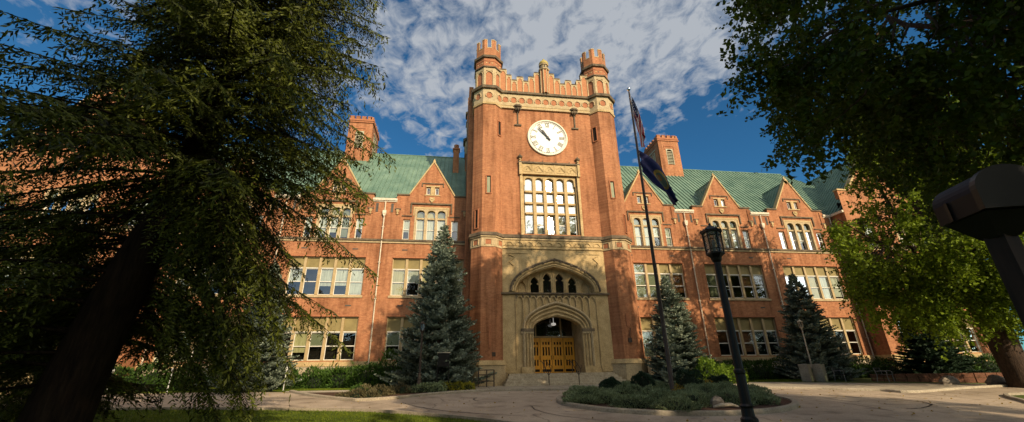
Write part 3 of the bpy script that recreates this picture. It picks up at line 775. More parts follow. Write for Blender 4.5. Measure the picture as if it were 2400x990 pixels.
# carved corbels with slot
for x in (4.86, 9.98):
    mb = MB(); mb.frustum(x, y - .05, 8, .12, .3, 21.35, 21.72); mb.frustum(x, y - .05, 8, .36, .36, 21.8, 21.98, 0)
    for dx in (-.2, 0, .2): mb.lathe(x + dx, y - .28, [(.02, 0), (.09, .08), (.08, .2), (.02, .28)], 6, 21.4)
    mb.box(x - .05, x + .05, y - .1, y - .002, 20.1, 21.35); mb.box(x - .3, x + .3, y - .12, y - .002, 19.95, 20.08)
    part(mb, 'corbel', 'stone_weathered')

# clock
cz = 18.92; R = 1.76
mb = MB(); mb.prism([(TX + (R - .1) * cos(t), cz + (R - .1) * sin(t)) for t in np.linspace(0, 2 * pi, 64, endpoint=False)], y - .06, y - .002)
clock = part(mb, 'clock', 'dial_white'); clock['label'] = 'white round clock with roman numerals on the tower'
mb = MB()
for r_, t_ in ((R - .06, .085),): mb.tube([(TX + r_ * cos(t), y - .07, cz + r_ * sin(t)) for t in np.linspace(0, 2 * pi, 64, endpoint=False)], t_, 8, True)
part(mb, 'rim', 'dial_rim', clock, True)
mb = MB()
def stroke(a, b, w):   # in dial plane (u, v)
    d = Vector((b[0] - a[0], b[1] - a[1])).normalized(); n_ = Vector((-d.y, d.x)) * w / 2
    q = [(a[0] + n_.x, a[1] + n_.y), (b[0] + n_.x, b[1] + n_.y), (b[0] - n_.x, b[1] - n_.y), (a[0] - n_.x, a[1] - n_.y)]
    mb.prism([(TX + p[0], cz + p[1]) for p in q], y - .068 - random.uniform(0, .004), y - .055)
for i in range(60):
    t = i * pi / 30; r0, r1 = 1.50, 1.54
    stroke((r0 * cos(t), r0 * sin(t)), (r1 * cos(t), r1 * sin(t)), .05)
for rr in (1.56, 1.485):
    for i in range(72):
        t, t2 = i * pi / 36, (i + 1) * pi / 36; stroke((rr * cos(t), rr * sin(t)), (rr * cos(t2), rr * sin(t2)), .014)
NUM = ['XII', 'I', 'II', 'III', 'IIII', 'V', 'VI', 'VII', 'VIII', 'IX', 'X', 'XI']
for h_, s_ in enumerate(NUM):
    th = pi / 2 - h_ * pi / 6; rad = Vector((cos(th), sin(th))); tan_ = Vector((sin(th), -cos(th)))
    wd = {'I': .095, 'V': .2, 'X': .2}; tot = sum(wd[c_] for c_ in s_); u = -tot / 2
    P2 = lambda uu, vv: tuple(tan_ * uu + rad * (1.25 + vv))
    for c_ in s_:
        w_ = wd[c_]; m_ = u + w_ / 2; hh = .2
        if c_ == 'I': stroke(P2(m_, -hh), P2(m_, hh), .055)
        if c_ == 'V': stroke(P2(u + .03, hh), P2(m_ + .01, -hh), .055); stroke(P2(u + w_ - .03, hh), P2(m_ - .01, -hh), .03)
        if c_ == 'X': stroke(P2(u + .02, hh), P2(u + w_ - .02, -hh), .06); stroke(P2(u + .02, -hh), P2(u + w_ - .02, hh), .028)
        u += w_
    stroke(P2(-tot / 2, .2), P2(tot / 2, .2), .022); stroke(P2(-tot / 2, -.2), P2(tot / 2, -.2), .022)
part(mb, 'numerals', 'dial_mark', clock)
def hand(ang, l, w, yy):
    d = Vector((sin(ang), cos(ang))); n_ = Vector((d.y, -d.x))
    q = [d * -.35 + n_ * w * .5, d * -.35 - n_ * w * .5, d * l * .15 - n_ * w * .6, d * l * .8 - n_ * w * .8, d * l, d * l * .8 + n_ * w * .8, d * l * .15 + n_ * w * .6]
    m2 = MB(); m2.prism([(TX + p.x, cz + p.y) for p in q], yy - .02, yy); return part(m2, 'hand', 'hand_black', clock)
hand(radians(318), 1.36, .07, y - .16); hand(radians(326.5), .9, .12, y - .12)
mb = MB(); mb.prism([(TX + .1 * cos(t), cz + .1 * sin(t)) for t in np.linspace(0, 2 * pi, 12, endpoint=False)], y - .19, y - .06); part(mb, 'hub', 'hand_black', clock)

# great window
fr, sash, pane, bl = MB(), MB(), MB(), MB()
x0, x1 = 5.12, 9.76; pitch = (x1 - x0 - .2) / 5
rows = [(10.12, 11.82), (11.98, 12.72), (12.88, 13.74), (13.9, 15.06)]
yf = y + .12
fr.box(x0, x0 + .12, yf, yf + .35, 10.1, 15.3); fr.box(x1 - .12, x1, yf, yf + .35, 10.1, 15.3)
for i in range(5):
    a = x0 + .1 + i * pitch; b = a + pitch; c = (a + b) / 2
    if i: fr.box(a - .13, a + .13, yf - .05, yf + .35, 10.1, 15.1)
    arch_plate(fr, a, b, 14.4, 15.3, round_pts(c, .31, 14.78, 15.08), yf, yf + .3)
    for (za, zb), (zc, zd) in zip(rows, rows[1:]): fr.box(c - .31, c + .31, yf + .02, yf + .3, zb, zc)
    for j, (za, zb) in enumerate(rows):
        zz = zb if j < 3 else 15.08
        rot = random.uniform(-.012, .012); yy = yf + .22
        tz = random.uniform(-.01, .01)
        if (i, j) in ((2, 3), (3, 2), (2, 0)):     # panes tilted on purpose to throw the sun's glint at the camera
            v_ = Vector((-c, -(yy), -(za + zz) / 2)).normalized(); s_ = Vector((sin(radians(25)) * cos(radians(25)), -cos(radians(25)) * cos(radians(25)), sin(radians(25)))); h_ = (v_ + s_).normalized()
            rot = .33 * h_.x / -h_.y; tz = (zz - za) * h_.z / -h_.y
        pane.add([(c - .33, yy - rot, za), (c + .33, yy + rot, za), (c + .33, yy + rot + tz, zz), (c - .33, yy - rot + tz, zz)], [(0, 1, 2, 3)])
        s = .035
        sash.box(c - .31, c - .31 + s, yy - .03, yy + .03, za, zz - (.3 if j == 3 else 0)); sash.box(c + .31 - s, c + .31, yy - .03, yy + .03, za, zz - (.3 if j == 3 else 0)); sash.box(c - .31 + s, c + .31 - s, yy - .03, yy + .03, za, za + s)
        if j == 0 and i in (1, 3): sash.box(c - .28, c + .28, yy - .03, yy + .03, 10.93, 11.0)
        bl.cur = 0 if (i + j) % 3 else 1
        if (i, j) != (0, 0): bl.box(c - .33, c + .33, yy + .1, yy + .11, za if (i + j) % 2 else za + .2 * (zz - za), zz)
        else: bl.cur = 2; bl.box(c - .33, c + .33, yy + .1, yy + .11, za, zz)
gw = finish_window(fr, sash, pane, bl, name='great_window', frmat='stone', glass='bright_glass')
gw['label'] = 'tall twenty-light stone window flashing in the sun below the clock'
mb = MB(); mb.cur = 0
for a, b in ((4.92, 5.118), (9.762, 9.96)): mb.box(a, b, y - .1, y + .12, 9.98, 15.3)
mb.box(4.92, 9.96, y - .08, y + .1, 15.302, 16.28); mb.cur = 1; mb.box(4.8, 10.08, y - .2, y + .0, 16.28, 16.42); mb.cur = 0; mb.box(4.92, 9.96, y - .13, y - .081, 15.3, 15.4)
for i in range(5):
    c = 5.55 + i * .94
    arch_tube(mb, arch_pts(c, .36, 15.6, 16.05, 5), y - .1, .035, 5); arch_tube(mb, round_pts(c + .1, .16, 15.68, 15.9, 5), y - .1, .04, 5); mb.box(c - .3, c + .3, y - .11, y - .08, 15.5, 15.56)
for i in range(6): mb.box(5.02 + i * .94, 5.1 + i * .94, y - .12, y - .08, 15.4, 16.27)
for x in (4.95, 9.93):
    mb.box(x - .1, x + .1, y - .24, y - .05, 15.2, 16.28); mb.lathe(x, y - .12, [(.12, 0), (.06, .1), (.14, .2), (.05, .3)], 8, 16.42)
    mb.cur = 1; mb.lathe(x, y - .12, [(.05, .3), (.17, .38), (.2, .5), (.08, .58), (.03, .72)], 8, 16.42)
    mb.box(x - .22, x + .22, y - .16, y - .08, 16.83, 16.9); mb.cur = 0
for i in range(4): mb.cur = 1; mb.box(5.7 + i * 1.15, 5.76 + i * 1.15, y - .15, y - .09, 16.42, 16.6)
part(mb, 'window_hood', ['stone', 'stone_weathered'])

# string course of the tower and frieze beneath
mb = MB(); mb.cur = 1; mb.box(3.2, 11.66, y - .2, y + .02, 9.72, 9.96); mb.cur = 2; mb.box(3.2, 11.66, y - .12, y - .003, 9.56, 9.718)
mb.cur = 0; mb.box(3.2, 11.66, y - .05, y - .002, 9.1, 9.558)
mb.box(3.4, 11.46, y - .09, y - .003, 8.86, 8.98)
for i in range(10):
    x = 3.95 + i * .775; mb.cur = 0; arch_tube(mb, [(x + .27 * cos(t), 9.16 + .24 * sin(t)) for t in np.linspace(0, pi, 9)], y - .07, .04, 5)
for a, b in ((3.75, 5.4), (9.3, 11.1)):
    mb.cur = 0; mb.box(a, b, y - .05, y - .002, 8.5, 8.58)
for s in (-1, 1):
    mb.tube([(TX + s * 3.55, y - .03, 8.4), (TX + s * 3.1, y - .03, 8.2), (TX + s * 3.5, y - .03, 7.8), (TX + s * 3.2, y - .03, 7.55)], .04, 5)
part(mb, 'tower_frieze', ['stone', 'stone_weathered', 'stone_light'])

# stone front with lunette and portal
mb = MB()
lun = arch_pts(TX, 3.0, 5.62, 7.52, 12, .55); por = arch_pts(TX, 1.8, 2.85, 3.82, 10, .6)
arch_plate(mb, 3.3, 11.56, 5.46, 9.1, lun, y, y + .7)
arch_plate(mb, 3.3, 11.56, -.9, 5.46, por, y, y + .6)
mb.box(5.63 - .25, 5.63, y + .6, 32.3, -.1, 4); mb.box(9.23, 9.23 + .25, y + .6, 32.3, -.1, 4)
mb.box(3.3, 11.56, 30.95, 31.27, 5.3, 9.1)
part(mb, 'stone_front', 'stone')
mb = MB()
for hw, za, zs, r_, mt, yy in ((3.42, 8.06, 5.62, .10, 1, -.1), (3.28, 7.88, 5.6, .09, 0, -.05), (3.1, 7.66, 5.6, .06, 0, -.03)):
    mb.cur = mt; arch_tube(mb, arch_pts(TX, hw, zs, za, 12, .55), y + yy, r_, 6)
for i, (hw, za, zs, r_) in enumerate(((2.5, 4.78, 3.0, .10), (2.28, 4.5, 2.95, .08), (2.06, 4.18, 2.9, .08), (1.86, 3.92, 2.87, .06))):
    mb.cur = 0 if i else 2
    arch_tube(mb, arch_pts(TX, hw, zs, za, 12, .58), y - .10 + i * .03, r_, 6)
    for s in (-1, 1): mb.tube([(TX + s * hw, y - .10 + i * .03, .35), (TX + s * hw, y - .10 + i * .03, zs)], r_, 6)
for s in (-1, 1):
    a, b = sorted((TX + s * 1.8, TX + s * 2.72)); mb.cur = 1; mb.box(a, b, y - .2, y - .002, 2.72, 2.92); mb.cur = 2; mb.box(a, b, y - .16, y - .002, 2.58, 2.719); mb.cur = 0; mb.box(a, b, y - .18, y - .002, -.1, .35)
    for k in range(3):
        x = TX + s * (3.02 + k * .02); 
    mb.tube([(TX + s * 3.05, y - .04, .2), (TX + s * 3.05, y - .04, 5.2)], .05, 6)
    mb.box(*sorted((TX + s * 3.1, TX + s * 3.9)), y - .06, y - .002, .0, .32)
# carved heads along the hood
for i in range(-6, 7):
    t = (i + 6) / 12; P_ = arch_pts(TX, 3.36, 5.62, 7.97, 12, .55); q = P_[2 + int(t * 20)]; mb.cur = 1; mb.frustum(q[0], y - .12, 6, .08, .08, q[1] - .07, q[1] + .07)
part(mb, 'moulding', ['stone', 'stone_weathered', 'stone_light'])
mb = MB(); mb.cur = 1; mb.box(3.3, 11.56, y - .16, y - .002, 5.38, 5.5); mb.cur = 0
out = arch_pts(TX, 2.5, 3.0, 4.78, 12, .58)
for i in range(13):
    x = TX - 3.0 + i * .5
    zl = 3.2 if abs(x - TX) > 2.6 else max(3.2, np.interp(x, [p[0] for p in out], [p[1] for p in out]) + .1)
    if 0 < i < 12: mb.box(x - .04, x + .04, y - .13, y - .002, zl, 5.1)
    if i < 12:
        arch_tube(mb, arch_pts(x + .25, .22, 4.9, 5.25, 4), y - .08, .05, 5); mb.cur = 1; mb.frustum(x + .0, y - .08, 6, .02, .07, 5.05, 5.3); mb.cur = 0
part(mb, 'balustrade', ['stone', 'stone_weathered'])
# lunette window
fr, sash, pane, bl = MB(), MB(), MB(), MB()
yy = 30.62
for i in range(6):
    c = TX + (i - 2.5) * .985; ap = {0: 6.45, 1: 6.82, 2: 7.12, 3: 7.12, 4: 6.82, 5: 6.45}[i]
    arch_plate(fr, c - .4925, c + .4925, 5.47, 7.7, arch_pts(c, .33, ap - .55, ap, 6, .5), yy, yy + .22)
    if 0 < i < 5:
        pane.add([(c - .4, yy + .15, 5.4), (c + .4, yy + .15, 5.4), (c + .4, yy + .15, ap + .05), (c - .4, yy + .15, ap + .05)], [(0, 1, 2, 3)])
        for s in (-1, 1): fr.prism([(c + s * .33, ap - .62), (c + s * .17, ap - .52), (c + s * .33, ap - .42)][::(1 if s < 0 else -1)], yy + .02, yy + .16)
    else: fr.box(c - .4, c + .4, yy + .12, yy + .2, 5.4, 6.9)
    arch_tube(fr, [(c - .36, 5.5)] + arch_pts(c, .36, ap - .5, ap + .06, 6, .5) + [(c + .36, 5.5)], yy, .045, 5)
    if i: fr.box(c - .4925 - .05, c - .4925 + .05, yy - .06, yy, 5.5, 7.6)
lw = finish_window(fr, sash, pane, bl, name='lunette_window', frmat='stone')
mb = MB(); mb.box(3.4, 11.5, 30.9, 30.94, 5.3, 7.7); part(mb, 'dark_backing', 'dark_room')
# porch: ceiling, doors, transom, lamp
mb = MB(); mb.box(5.38, 9.48, 30.6, 32.6, 3.9, 3.95); mb.box(5.38, 9.48, 32.62, 32.66, -.1, 3.95); part(mb, 'porch_ceiling', 'dark_room')  # ceiling and back sheet in near-black, the porch shade put into the colour
mb = MB(); mb.box(5.63, 9.23, 32.2, 32.32, 2.46, 2.58)
for x in (5.63, 6.16, 8.16, 9.13): mb.box(x, x + .1, 32.2, 32.32, 2.58, 3.9)
tf = part(mb, 'transom', 'frame_paint'); mb = MB(); mb.add([(5.63, 32.27, 2.55), (9.23, 32.27, 2.55), (9.23, 32.27, 3.9), (5.63, 32.27, 3.9)], [(0, 1, 2, 3)]); part(mb, 'pane', 'window_glass', tf)
def door(x0, x1, hx):
    mb = MB(); yd = 32.2; z0, z1 = -.05, 2.45; w = x1 - x0
    sx = [x0 + w * f for f in (.2, .44, .68)]; sw = w * .13
    ops = []
    for a in sx:
        for za, zb in ((.45, .87), (1.17, 1.78), (1.95, 2.15)): ops.append((a, a + sw, za, zb))
    wallgrid(mb, x0 + .012, x1 - .012, z0, z1, yd, ops, .06)
    d = part(mb, 'door', 'door_wood')
    mb = MB(); mb.box(x0 + .02, x1 - .02, yd + .062, yd + .07, z0, z1); mb.box(x0 + .1, x1 - .1, yd - .012, yd - .002, 0.02, .2); part(mb, 'door_pane', 'dark_room', d)
    mb = MB(); mb.tube([(hx, yd - .03, .88), (hx, yd - .09, .92), (hx, yd - .09, 1.12), (hx, yd - .03, 1.16)], .018, 6); part(mb, 'handle', 'iron_black', d)
    return d
xs = [5.73, 6.5, 7.42, 8.34, 9.2]
xs = [5.66, 6.53, 7.43, 8.33, 9.2]
for i in range(4): door(xs[i], xs[i + 1], xs[i + 1] - .07 if i in (0, 1) else xs[i] + .07)
mb = MB(); mb.lathe(TX + .1, 31.7, [(.02, 0), (.16, .04), (.2, .12), (.16, .2), (.05, .22)], 12, 3.3); mb.tube([(TX + .1, 31.7, 3.5), (TX + .1, 31.7, 3.9)], .02, 5)
k = NT('porch_lamp_glow'); k.bsdf.inputs['Base Color'].default_value = (.8, .8, .75, 1); k.bsdf.inputs['Emission Color'].default_value = (1, .95, .85, 1); k.bsdf.inputs['Emission Strength'].default_value = .35; MATS['porch_lamp_glow'] = k.m
part(mb, 'porch_lamp', 'porch_lamp_glow', smooth=True)

# octagonal turrets
def turret(cx, cy, base=True, mirror=1):
    mb = MB(); BR, ST, WE, TC, SL = 0, 1, 2, 3, 4
    def ring(m, a0, a1, z0, z1): mb.cur = m; mb.frustum(cx, cy, 8, a0, a1, z0, z1)
    ring(SL, 1.42, 1.40, -1.1, .5); ring(ST, 1.46, 1.34, .5, .8)
    ring(BR, 1.25, 1.25, .8, 8.82); ring(SL, 1.29, 1.29, 8.82, 9.56); ring(SL, 1.38, 1.38, 9.56, 9.68); ring(WE, 1.46, 1.42, 9.68, 9.94); ring(BR, 1.25, 1.25, 9.94, 21.6)
    ring(ST, 1.33, 1.35, 21.6, 21.78); ring(SL, 1.29, 1.29, 21.78, 23.2); ring(WE, 1.48, 1.52, 23.2, 23.44); ring(WE, 1.4, 1.2, 23.44, 23.56)
    ring(TC, 1.10, 1.10, 23.56, 25.62); ring(SL, 1.16, 1.18, 25.3, 25.56); ring(WE, 1.27, 1.27, 25.62, 25.74); ring(TC, 1.15, 1.15, 25.74, 26.72); ring(WE, 1.30, 1.34, 26.72, 26.92)
    ring(BR, 1.12, 1.10, 26.92, 27.95)
    def fbox(m, a, ang, u0, u1, z0, z1, d):
        mb.cur = m; n_ = Vector((cos(ang), sin(ang), 0)); t_ = Vector((-sin(ang), cos(ang), 0)); o = Vector((cx, cy, 0)) + n_ * a
        q = []
        for z in (z0, z1):
            for u_, dd in ((u0, -.02), (u1, -.02), (u1, d), (u0, d)): p = o + t_ * u_ + n_ * dd; q.append((p.x, p.y, z))
        mb.add(q, [(0, 3, 2, 1), (4, 5, 6, 7), (0, 1, 5, 4), (1, 2, 6, 5), (2, 3, 7, 6), (3, 0, 4, 7)])
    for i in range(8):
        ang = i * pi / 4
        fbox(TC, 1.29, ang, -.22, .22, 9.0, 9.38, .012)
        fbox(SL, 1.29, ang, -.28, -.22, 8.96, 9.42, .05); fbox(SL, 1.29, ang, .22, .28, 8.96, 9.42, .05); fbox(SL, 1.29, ang, -.28, .28, 9.38, 9.45, .055)
        # roundel band
        n_ = Vector((cos(ang), sin(ang), 0)); t_ = Vector((-sin(ang), cos(ang), 0)); o = Vector((cx, cy, 22.5)) + n_ * 1.31
        mb.cur = TC; q = [o + t_ * (.27 * cos(t)) + Vector((0, 0, .3 * sin(t))) for t in np.linspace(0, 2 * pi, 14, endpoint=False)]; mb.add(q, [tuple(range(14))])
        mb.cur = SL; mb.tube([o + n_ * .02 + t_ * (.3 * cos(t)) + Vector((0, 0, .33 * sin(t))) for t in np.linspace(-.5, pi + .5, 10)], .05, 5)
        # arcade panels
        fbox(SL, 1.10, ang, -.48, -.3, 23.56, 25.3, .07); fbox(SL, 1.10, ang, .3, .48, 23.56, 25.3, .07)
        fbox(SL, 1.10, ang, -.3, .3, 23.56, 23.68, .07)
        o = Vector((cx, cy, 24.95)) + n_ * 1.14; mb.cur = SL; mb.tube([o + t_ * (.3 * cos(t)) + Vector((0, 0, .28 * sin(t))) for t in np.linspace(0, pi, 9)], .06, 5)
        for u_ in (-.25, 0, .25):
            mb.cur = ST; fbox(WE if u_ == 0 else ST, 1.15, ang, u_ - .06, u_ + .06, 26.1, 26.22, .015)
        fbox(TC, 1.15, ang, -.46, .46, 26.35, 26.4, .03)
        # merlon at the corner between two faces
        for s in (-1, 1):
            fbox(BR, .96, ang, s * .47 if s < 0 else .2, s * .2 if s < 0 else .47, 27.94, 28.85, .145)
            fbox(ST, .95, ang, s * .49 if s < 0 else .18, s * .18 if s < 0 else .49, 28.85, 28.93, .18)
            fbox(SL, 1.10, ang, min(s * .17, s * .22), max(s * .17, s * .22), 27.9, 28.85, .012)
        fbox(SL, 1.05, ang, -.2, .2, 27.94, 28.02, .07)
    t = part(mb, 'turret', ['brick', 'stone', 'stone_weathered', 'terracotta', 'stone_light'])
    def slit(ang, u, z0, z1, w=.17):
        n_ = Vector((cos(ang), sin(ang), 0)); t_ = Vector((-sin(ang), cos(ang), 0)); o = Vector((cx, cy, 0)) + n_ * 1.25 + t_ * u
        def bx(m2, u0, u1, za, zb, d0, d1):
            q = []
            for z in (za, zb):
                for uu, dd in ((u0, d0), (u1, d0), (u1, d1), (u0, d1)): p = o + t_ * uu + n_ * dd; q.append((p.x, p.y, z))
            m2.add(q, [(0, 3, 2, 1), (4, 5, 6, 7), (0, 1, 5, 4), (1, 2, 6, 5), (2, 3, 7, 6), (3, 0, 4, 7)])
        f = MB(); bx(f, -w - .07, -w, z0 - .06, z1 + .07, -.02, .07); bx(f, w, w + .07, z0 - .06, z1 + .07, -.02, .07); bx(f, -w, w, z1, z1 + .07, -.02, .07); bx(f, -w, w, z0 - .07, z0, -.02, .08)
        so = part(f, 'slit_window', 'terracotta', t); p = MB(); bx(p, -w, w, z0, z1, -.02, .008); part(p, 'pane', 'dark_room', so)  # dark slab sits proud of the face, painting the depth of a slit
        if z1 < 15 and z0 > 12: p = MB(); bx(p, -w + .03, w - .06, z0 + .04, z1 - .1, .009, .015); part(p, 'blind', 'blind_green', so)
    if base:
        sgn = mirror
        slit(-pi / 2 + sgn * pi / 4, 0, 18.75, 20.1); slit(-pi / 2, 0, 13.2, 14.7, .16); slit(-pi / 2 - sgn * pi / 4, 0, 10.35, 11.85, .13)
        mb2 = MB(); mb2.box(cx - .12, cx + .12, 29.36, 29.398, 3.0, 3.9) if mirror < 0 else mb2.box(cx + .05, cx + .2, 29.34, 29.398, 1.6, 3.1); part(mb2, 'conduit', 'terracotta', t)
        mb2 = MB()
        if mirror > 0: mb2.box(cx + .3, cx + .54, 29.37, 29.398, 1.05, 1.32)
        else: mb2.box(cx - .12, cx + .12, 29.3, 29.398, 1.9, 2.2); mb2.tube([(cx, 29.3, 2.2), (cx, 29.28, 2.5), (cx + .1, 29.3, 2.9)], .03, 6)
        part(mb2, 'plaque' if mirror > 0 else 'wall_lantern', 'iron_brown', t)
    return t
turret(2.3, 30.65, True, 1); turret(12.56, 30.65, True, -1); turret(1.75, 38.95, False); turret(13.1, 38.95, False)
mb = MB(); mb.box(1.0, 13.9, 31.0, 38.8, 23.3, 23.36); part(mb, 'tower_roof', 'lead')

# entrance steps
mb = MB()
for i in range(5):
    z1 = -.07 - i * .15; yy = 29.2 - i * .33
    mb.box(3.75 - i * .12, 11.1 + i * .12, yy, 33 if i == 0 else 29.5, -1.2, z1)
stp = part(mb, 'entrance_steps', 'step_stone')
for o in [o for o in bpy.data.objects if o.name.split('.')[0] == 'dark_backing']: pass
# ------------------------------------------------------------------ setting
mb = MB(); mb.add([(-300, -200, -1.6), (300, -200, -1.6), (300, 12, -1.6), (-300, 12, -1.6), (300, 28, -.8), (-300, 28, -.8), (300, 400, -.8), (-300, 400, -.8)], [(0, 1, 2, 3), (3, 2, 4, 5), (5, 4, 6, 7)])
gr = mb.build('ground', 'grass_soil'); tag(gr, kind='structure')
near = [(-60, 23.0), (-25, 21.6), (-20, 21.2), (-12.7, 20.4), (-7.7, 19.35), (-3.4, 18.05), (-.87, 16.5), (1.14, 14.9), (3.3, 12.7), (6.5, 10.6), (11, 9.6), (16, 10.4), (20, 12.6), (22.7, 15.1), (24.7, 17.1), (26.7, 17.7), (34, 17.2), (60, 14)]
far_r = [(60, 18.4), (40, 20.4), (30, 20.8), (22.9, 19.3), (21.9, 20.3), (20.6, 21.2), (19.4, 22.1), (16.5, 23.3), (12, 24.2), (6.17, 24.45), (3.33, 24.85), (1.53, 24.75), (-.76, 23.7), (-2.72, 22.1), (-4.1, 21.55), (-4.9, 21.9), (-7.3, 24.3), (-9.2, 26.9)]
far_l = [(-12, 27.9), (-15.9, 28.4), (-25, 28.9), (-60, 30)]
near = smooth_path(near, 5); fr_ = smooth_path(far_r, 5)
sheet('road', near + fr_ + far_l, .004, 'drive_surface')
# pavements: right-hand walk, forecourt in front of the steps, thin walk along the lawn
walk_r = [(60, 18.4), (40, 20.4), (30, 20.8), (22.9, 19.3), (21.9, 20.3), (20.6, 21.2), (19.4, 22.1), (16.5, 23.3), (12, 24.2), (12.5, 28.6), (17.5, 27.9), (21, 26.9), (25.3, 25.2), (29.5, 23.6), (33.3, 22.1), (60, 20.5)]
sheet('pavement', walk_r, .008, 'concrete_light')
fore = [(12, 24.2), (6.17, 24.45), (3.33, 24.85), (1.53, 24.75), (-.76, 23.7), (-1.5, 24.4), (.8, 26.9), (1.6, 29.3), (12.6, 29.3), (12.5, 28.6)]
sheet('forecourt_pavement', fore, .009, 'concrete')
sheet('path', [(-9.2, 26.9), (-8.2, 26.5), (-5.8, 26.3), (-3, 26.4), (-1, 26.2), (.8, 26.9), (1.0, 27.5), (-2.5, 27.6), (-6, 27.55), (-9.8, 27.7)], .010, 'concrete_light')
bed = [(-8.4, 26.2), (-7.1, 24.5), (-4.9, 22.15), (-4.1, 21.8), (-2.8, 22.35), (-.85, 23.95), (-1.4, 24.5), (.6, 26.7), (-1, 26.0), (-3, 26.2), (-5.8, 26.1)]
sheet('planting_soil', bed, .03, 'mulch')
kerb('kerb', smooth_path(far_r[7:], 6), .18, .13, side=-1)
kerb('kerb', smooth_path(far_r[:8], 6), .18, .12, side=-1, mat='concrete_light')
kerb('kerb', near, .16, .10, side=-1)
# expansion joints of the forecourt and the walk
mb = MB()
def strip_line(mb, path, w, dz):
    for (xa, ya), (xb, yb) in zip(path, path[1:]):
        d = Vector((xb - xa, yb - ya)).normalized(); n_ = Vector((-d.y, d.x)) * w / 2
        mb.add([(xa + n_.x, ya + n_.y, g(ya) + dz), (xb + n_.x, yb + n_.y, g(yb) + dz), (xb - n_.x, yb - n_.y, g(yb) + dz), (xa - n_.x, ya - n_.y, g(ya) + dz)], [(0, 1, 2, 3)])
for pth, w in (([(-2.2, 20.6), (-1.5, 19.2), (-.6, 17.9), (.6, 16.8), (2.6, 15.6)], .05), ([(1.2, 21.8), (1.0, 21.1), (1.25, 20.4), (2.0, 20.0)], .06), ([(18.6, 17.6), (19.3, 16.6), (18.9, 15.6), (17.6, 14.8), (16.6, 14.6)], .08), ([(-9, 24), (-6, 22.6), (-3.4, 20.6)], .04),
               ([(3.2, 18.3), (3.4, 16.2), (5, 14.2), (7.6, 13.2)], .045), ([(15.4, 20.4), (16, 17.4), (15.6, 14.2)], .045)):
    P_ = smooth_path(pth, 10); P_ = [(x + random.uniform(-.03, .03), y_ + random.uniform(-.03, .03)) for x, y_ in P_]; strip_line(mb, P_, w, .012)
for x in (2.2, 4.4, 6.6, 8.8, 11.0): strip_line(mb, [(x, 24.9), (x, 26.4), (x, 27.8)], .025, .014)
jt = mb.build('road_cracks', 'tar'); tag(jt, kind='structure')

# round island
ICX, ICY, IA, IB = 9.55, 18.75, 5.05, 4.35
ring = [(ICX + IA * cos(t), ICY + IB * sin(t)) for t in np.linspace(0, 2 * pi, 72, endpoint=False)]
kerb('kerb', ring, .22, .16, True, side=1)
sheet('planting_soil', [(ICX + (IA - .2) * cos(t), ICY + (IB - .2) * sin(t)) for t in np.linspace(0, 2 * pi, 48, endpoint=False)], .1, 'mulch')

# ------------------------------------------------------------------ planting
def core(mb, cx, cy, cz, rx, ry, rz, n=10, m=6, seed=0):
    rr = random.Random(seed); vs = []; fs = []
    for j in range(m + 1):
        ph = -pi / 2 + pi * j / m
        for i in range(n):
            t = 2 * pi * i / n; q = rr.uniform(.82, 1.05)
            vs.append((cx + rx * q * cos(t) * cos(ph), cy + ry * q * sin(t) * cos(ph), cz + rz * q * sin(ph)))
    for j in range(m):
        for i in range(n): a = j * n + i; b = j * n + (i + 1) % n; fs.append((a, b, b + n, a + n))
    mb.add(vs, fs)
def shrub(name, x, y, rx, ry, h, n, L, W, mat, label, cat, group=None, up=.4, bottom=None, spiky=0, corem='shrub_inner_shade', fill=.8):
    z0 = g(y) if bottom is None else bottom
    u = rv(n); u[:, 2] = np.abs(u[:, 2]) * 1.0 - .05
    lump = 1 + .16 * np.sin(u[:, 0] * 5 + x) * np.cos(u[:, 1] * 4 + y) + .10 * np.sin(u[:, 2] * 9 + x * 3)
    rad = (fill + (1 - fill) * rng.random(n) ** .5) * lump
    P = np.stack([u[:, 0] * rx * rad, u[:, 1] * ry * rad, np.maximum(u[:, 2] * h * rad, 0.02)], 1)
    D = u * np.array([1, 1, 1]) + rv(n) * .7 + np.array([0, 0, up])
    if spiky:
        k = rng.random(n) < .06; P[k] *= 1 + spiky * rng.random((k.sum(), 1)); 
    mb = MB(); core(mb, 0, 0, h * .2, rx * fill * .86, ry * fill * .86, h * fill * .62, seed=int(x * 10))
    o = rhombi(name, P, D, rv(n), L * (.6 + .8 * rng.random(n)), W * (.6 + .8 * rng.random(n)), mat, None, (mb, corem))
    o.location = (x, y, z0); tag(o, label, cat, group); return o

def yew_labels(i): return i
# dark shrub border below the left wing
ys = [(-23.6, 1.9), (-21.2, 1.5), (-19.0, 1.7), (-16.9, 1.3), (-14.9, 1.4), (-12.8, 1.2), (-10.9, 1.25), (-9.1, 1.3), (-7.4, 1.45), (-5.7, 1.5), (-4.3, 2.05), (-2.9, 1.6)]
for i, (x, h) in enumerate(ys):
    lab = 'tall dark green bush that rises above the border beside the large blue spruce' if x == -4.3 else 'low dark green border shrub against the left wing'
    kw = {} if x == -4.3 else {'group': 'border shrubs along the left wing'}
    shrub('border_shrub', x, 31.1 + .2 * sin(i * 2), 1.35, 1.2, h, 2300, .22, .07, 'hedge_leaves', lab, 'shrub', spiky=.35, **kw)
for i, x in enumerate((19.6, 21.6, 23.5, 25.2, 28.9, 31.0, 33.0, 35.0, 37.4, 40.0, 42.6, 45.2, 48)):
    yy = 31.3 if x < 36 else 29.8
    shrub('border_shrub', x, yy, 1.4, 1.1, 1.45 if x < 36 else 1.6, 1700, .2, .07, 'hedge_leaves', 'low dark green border shrub against the right wing', 'shrub', group='border shrubs along the right wing')
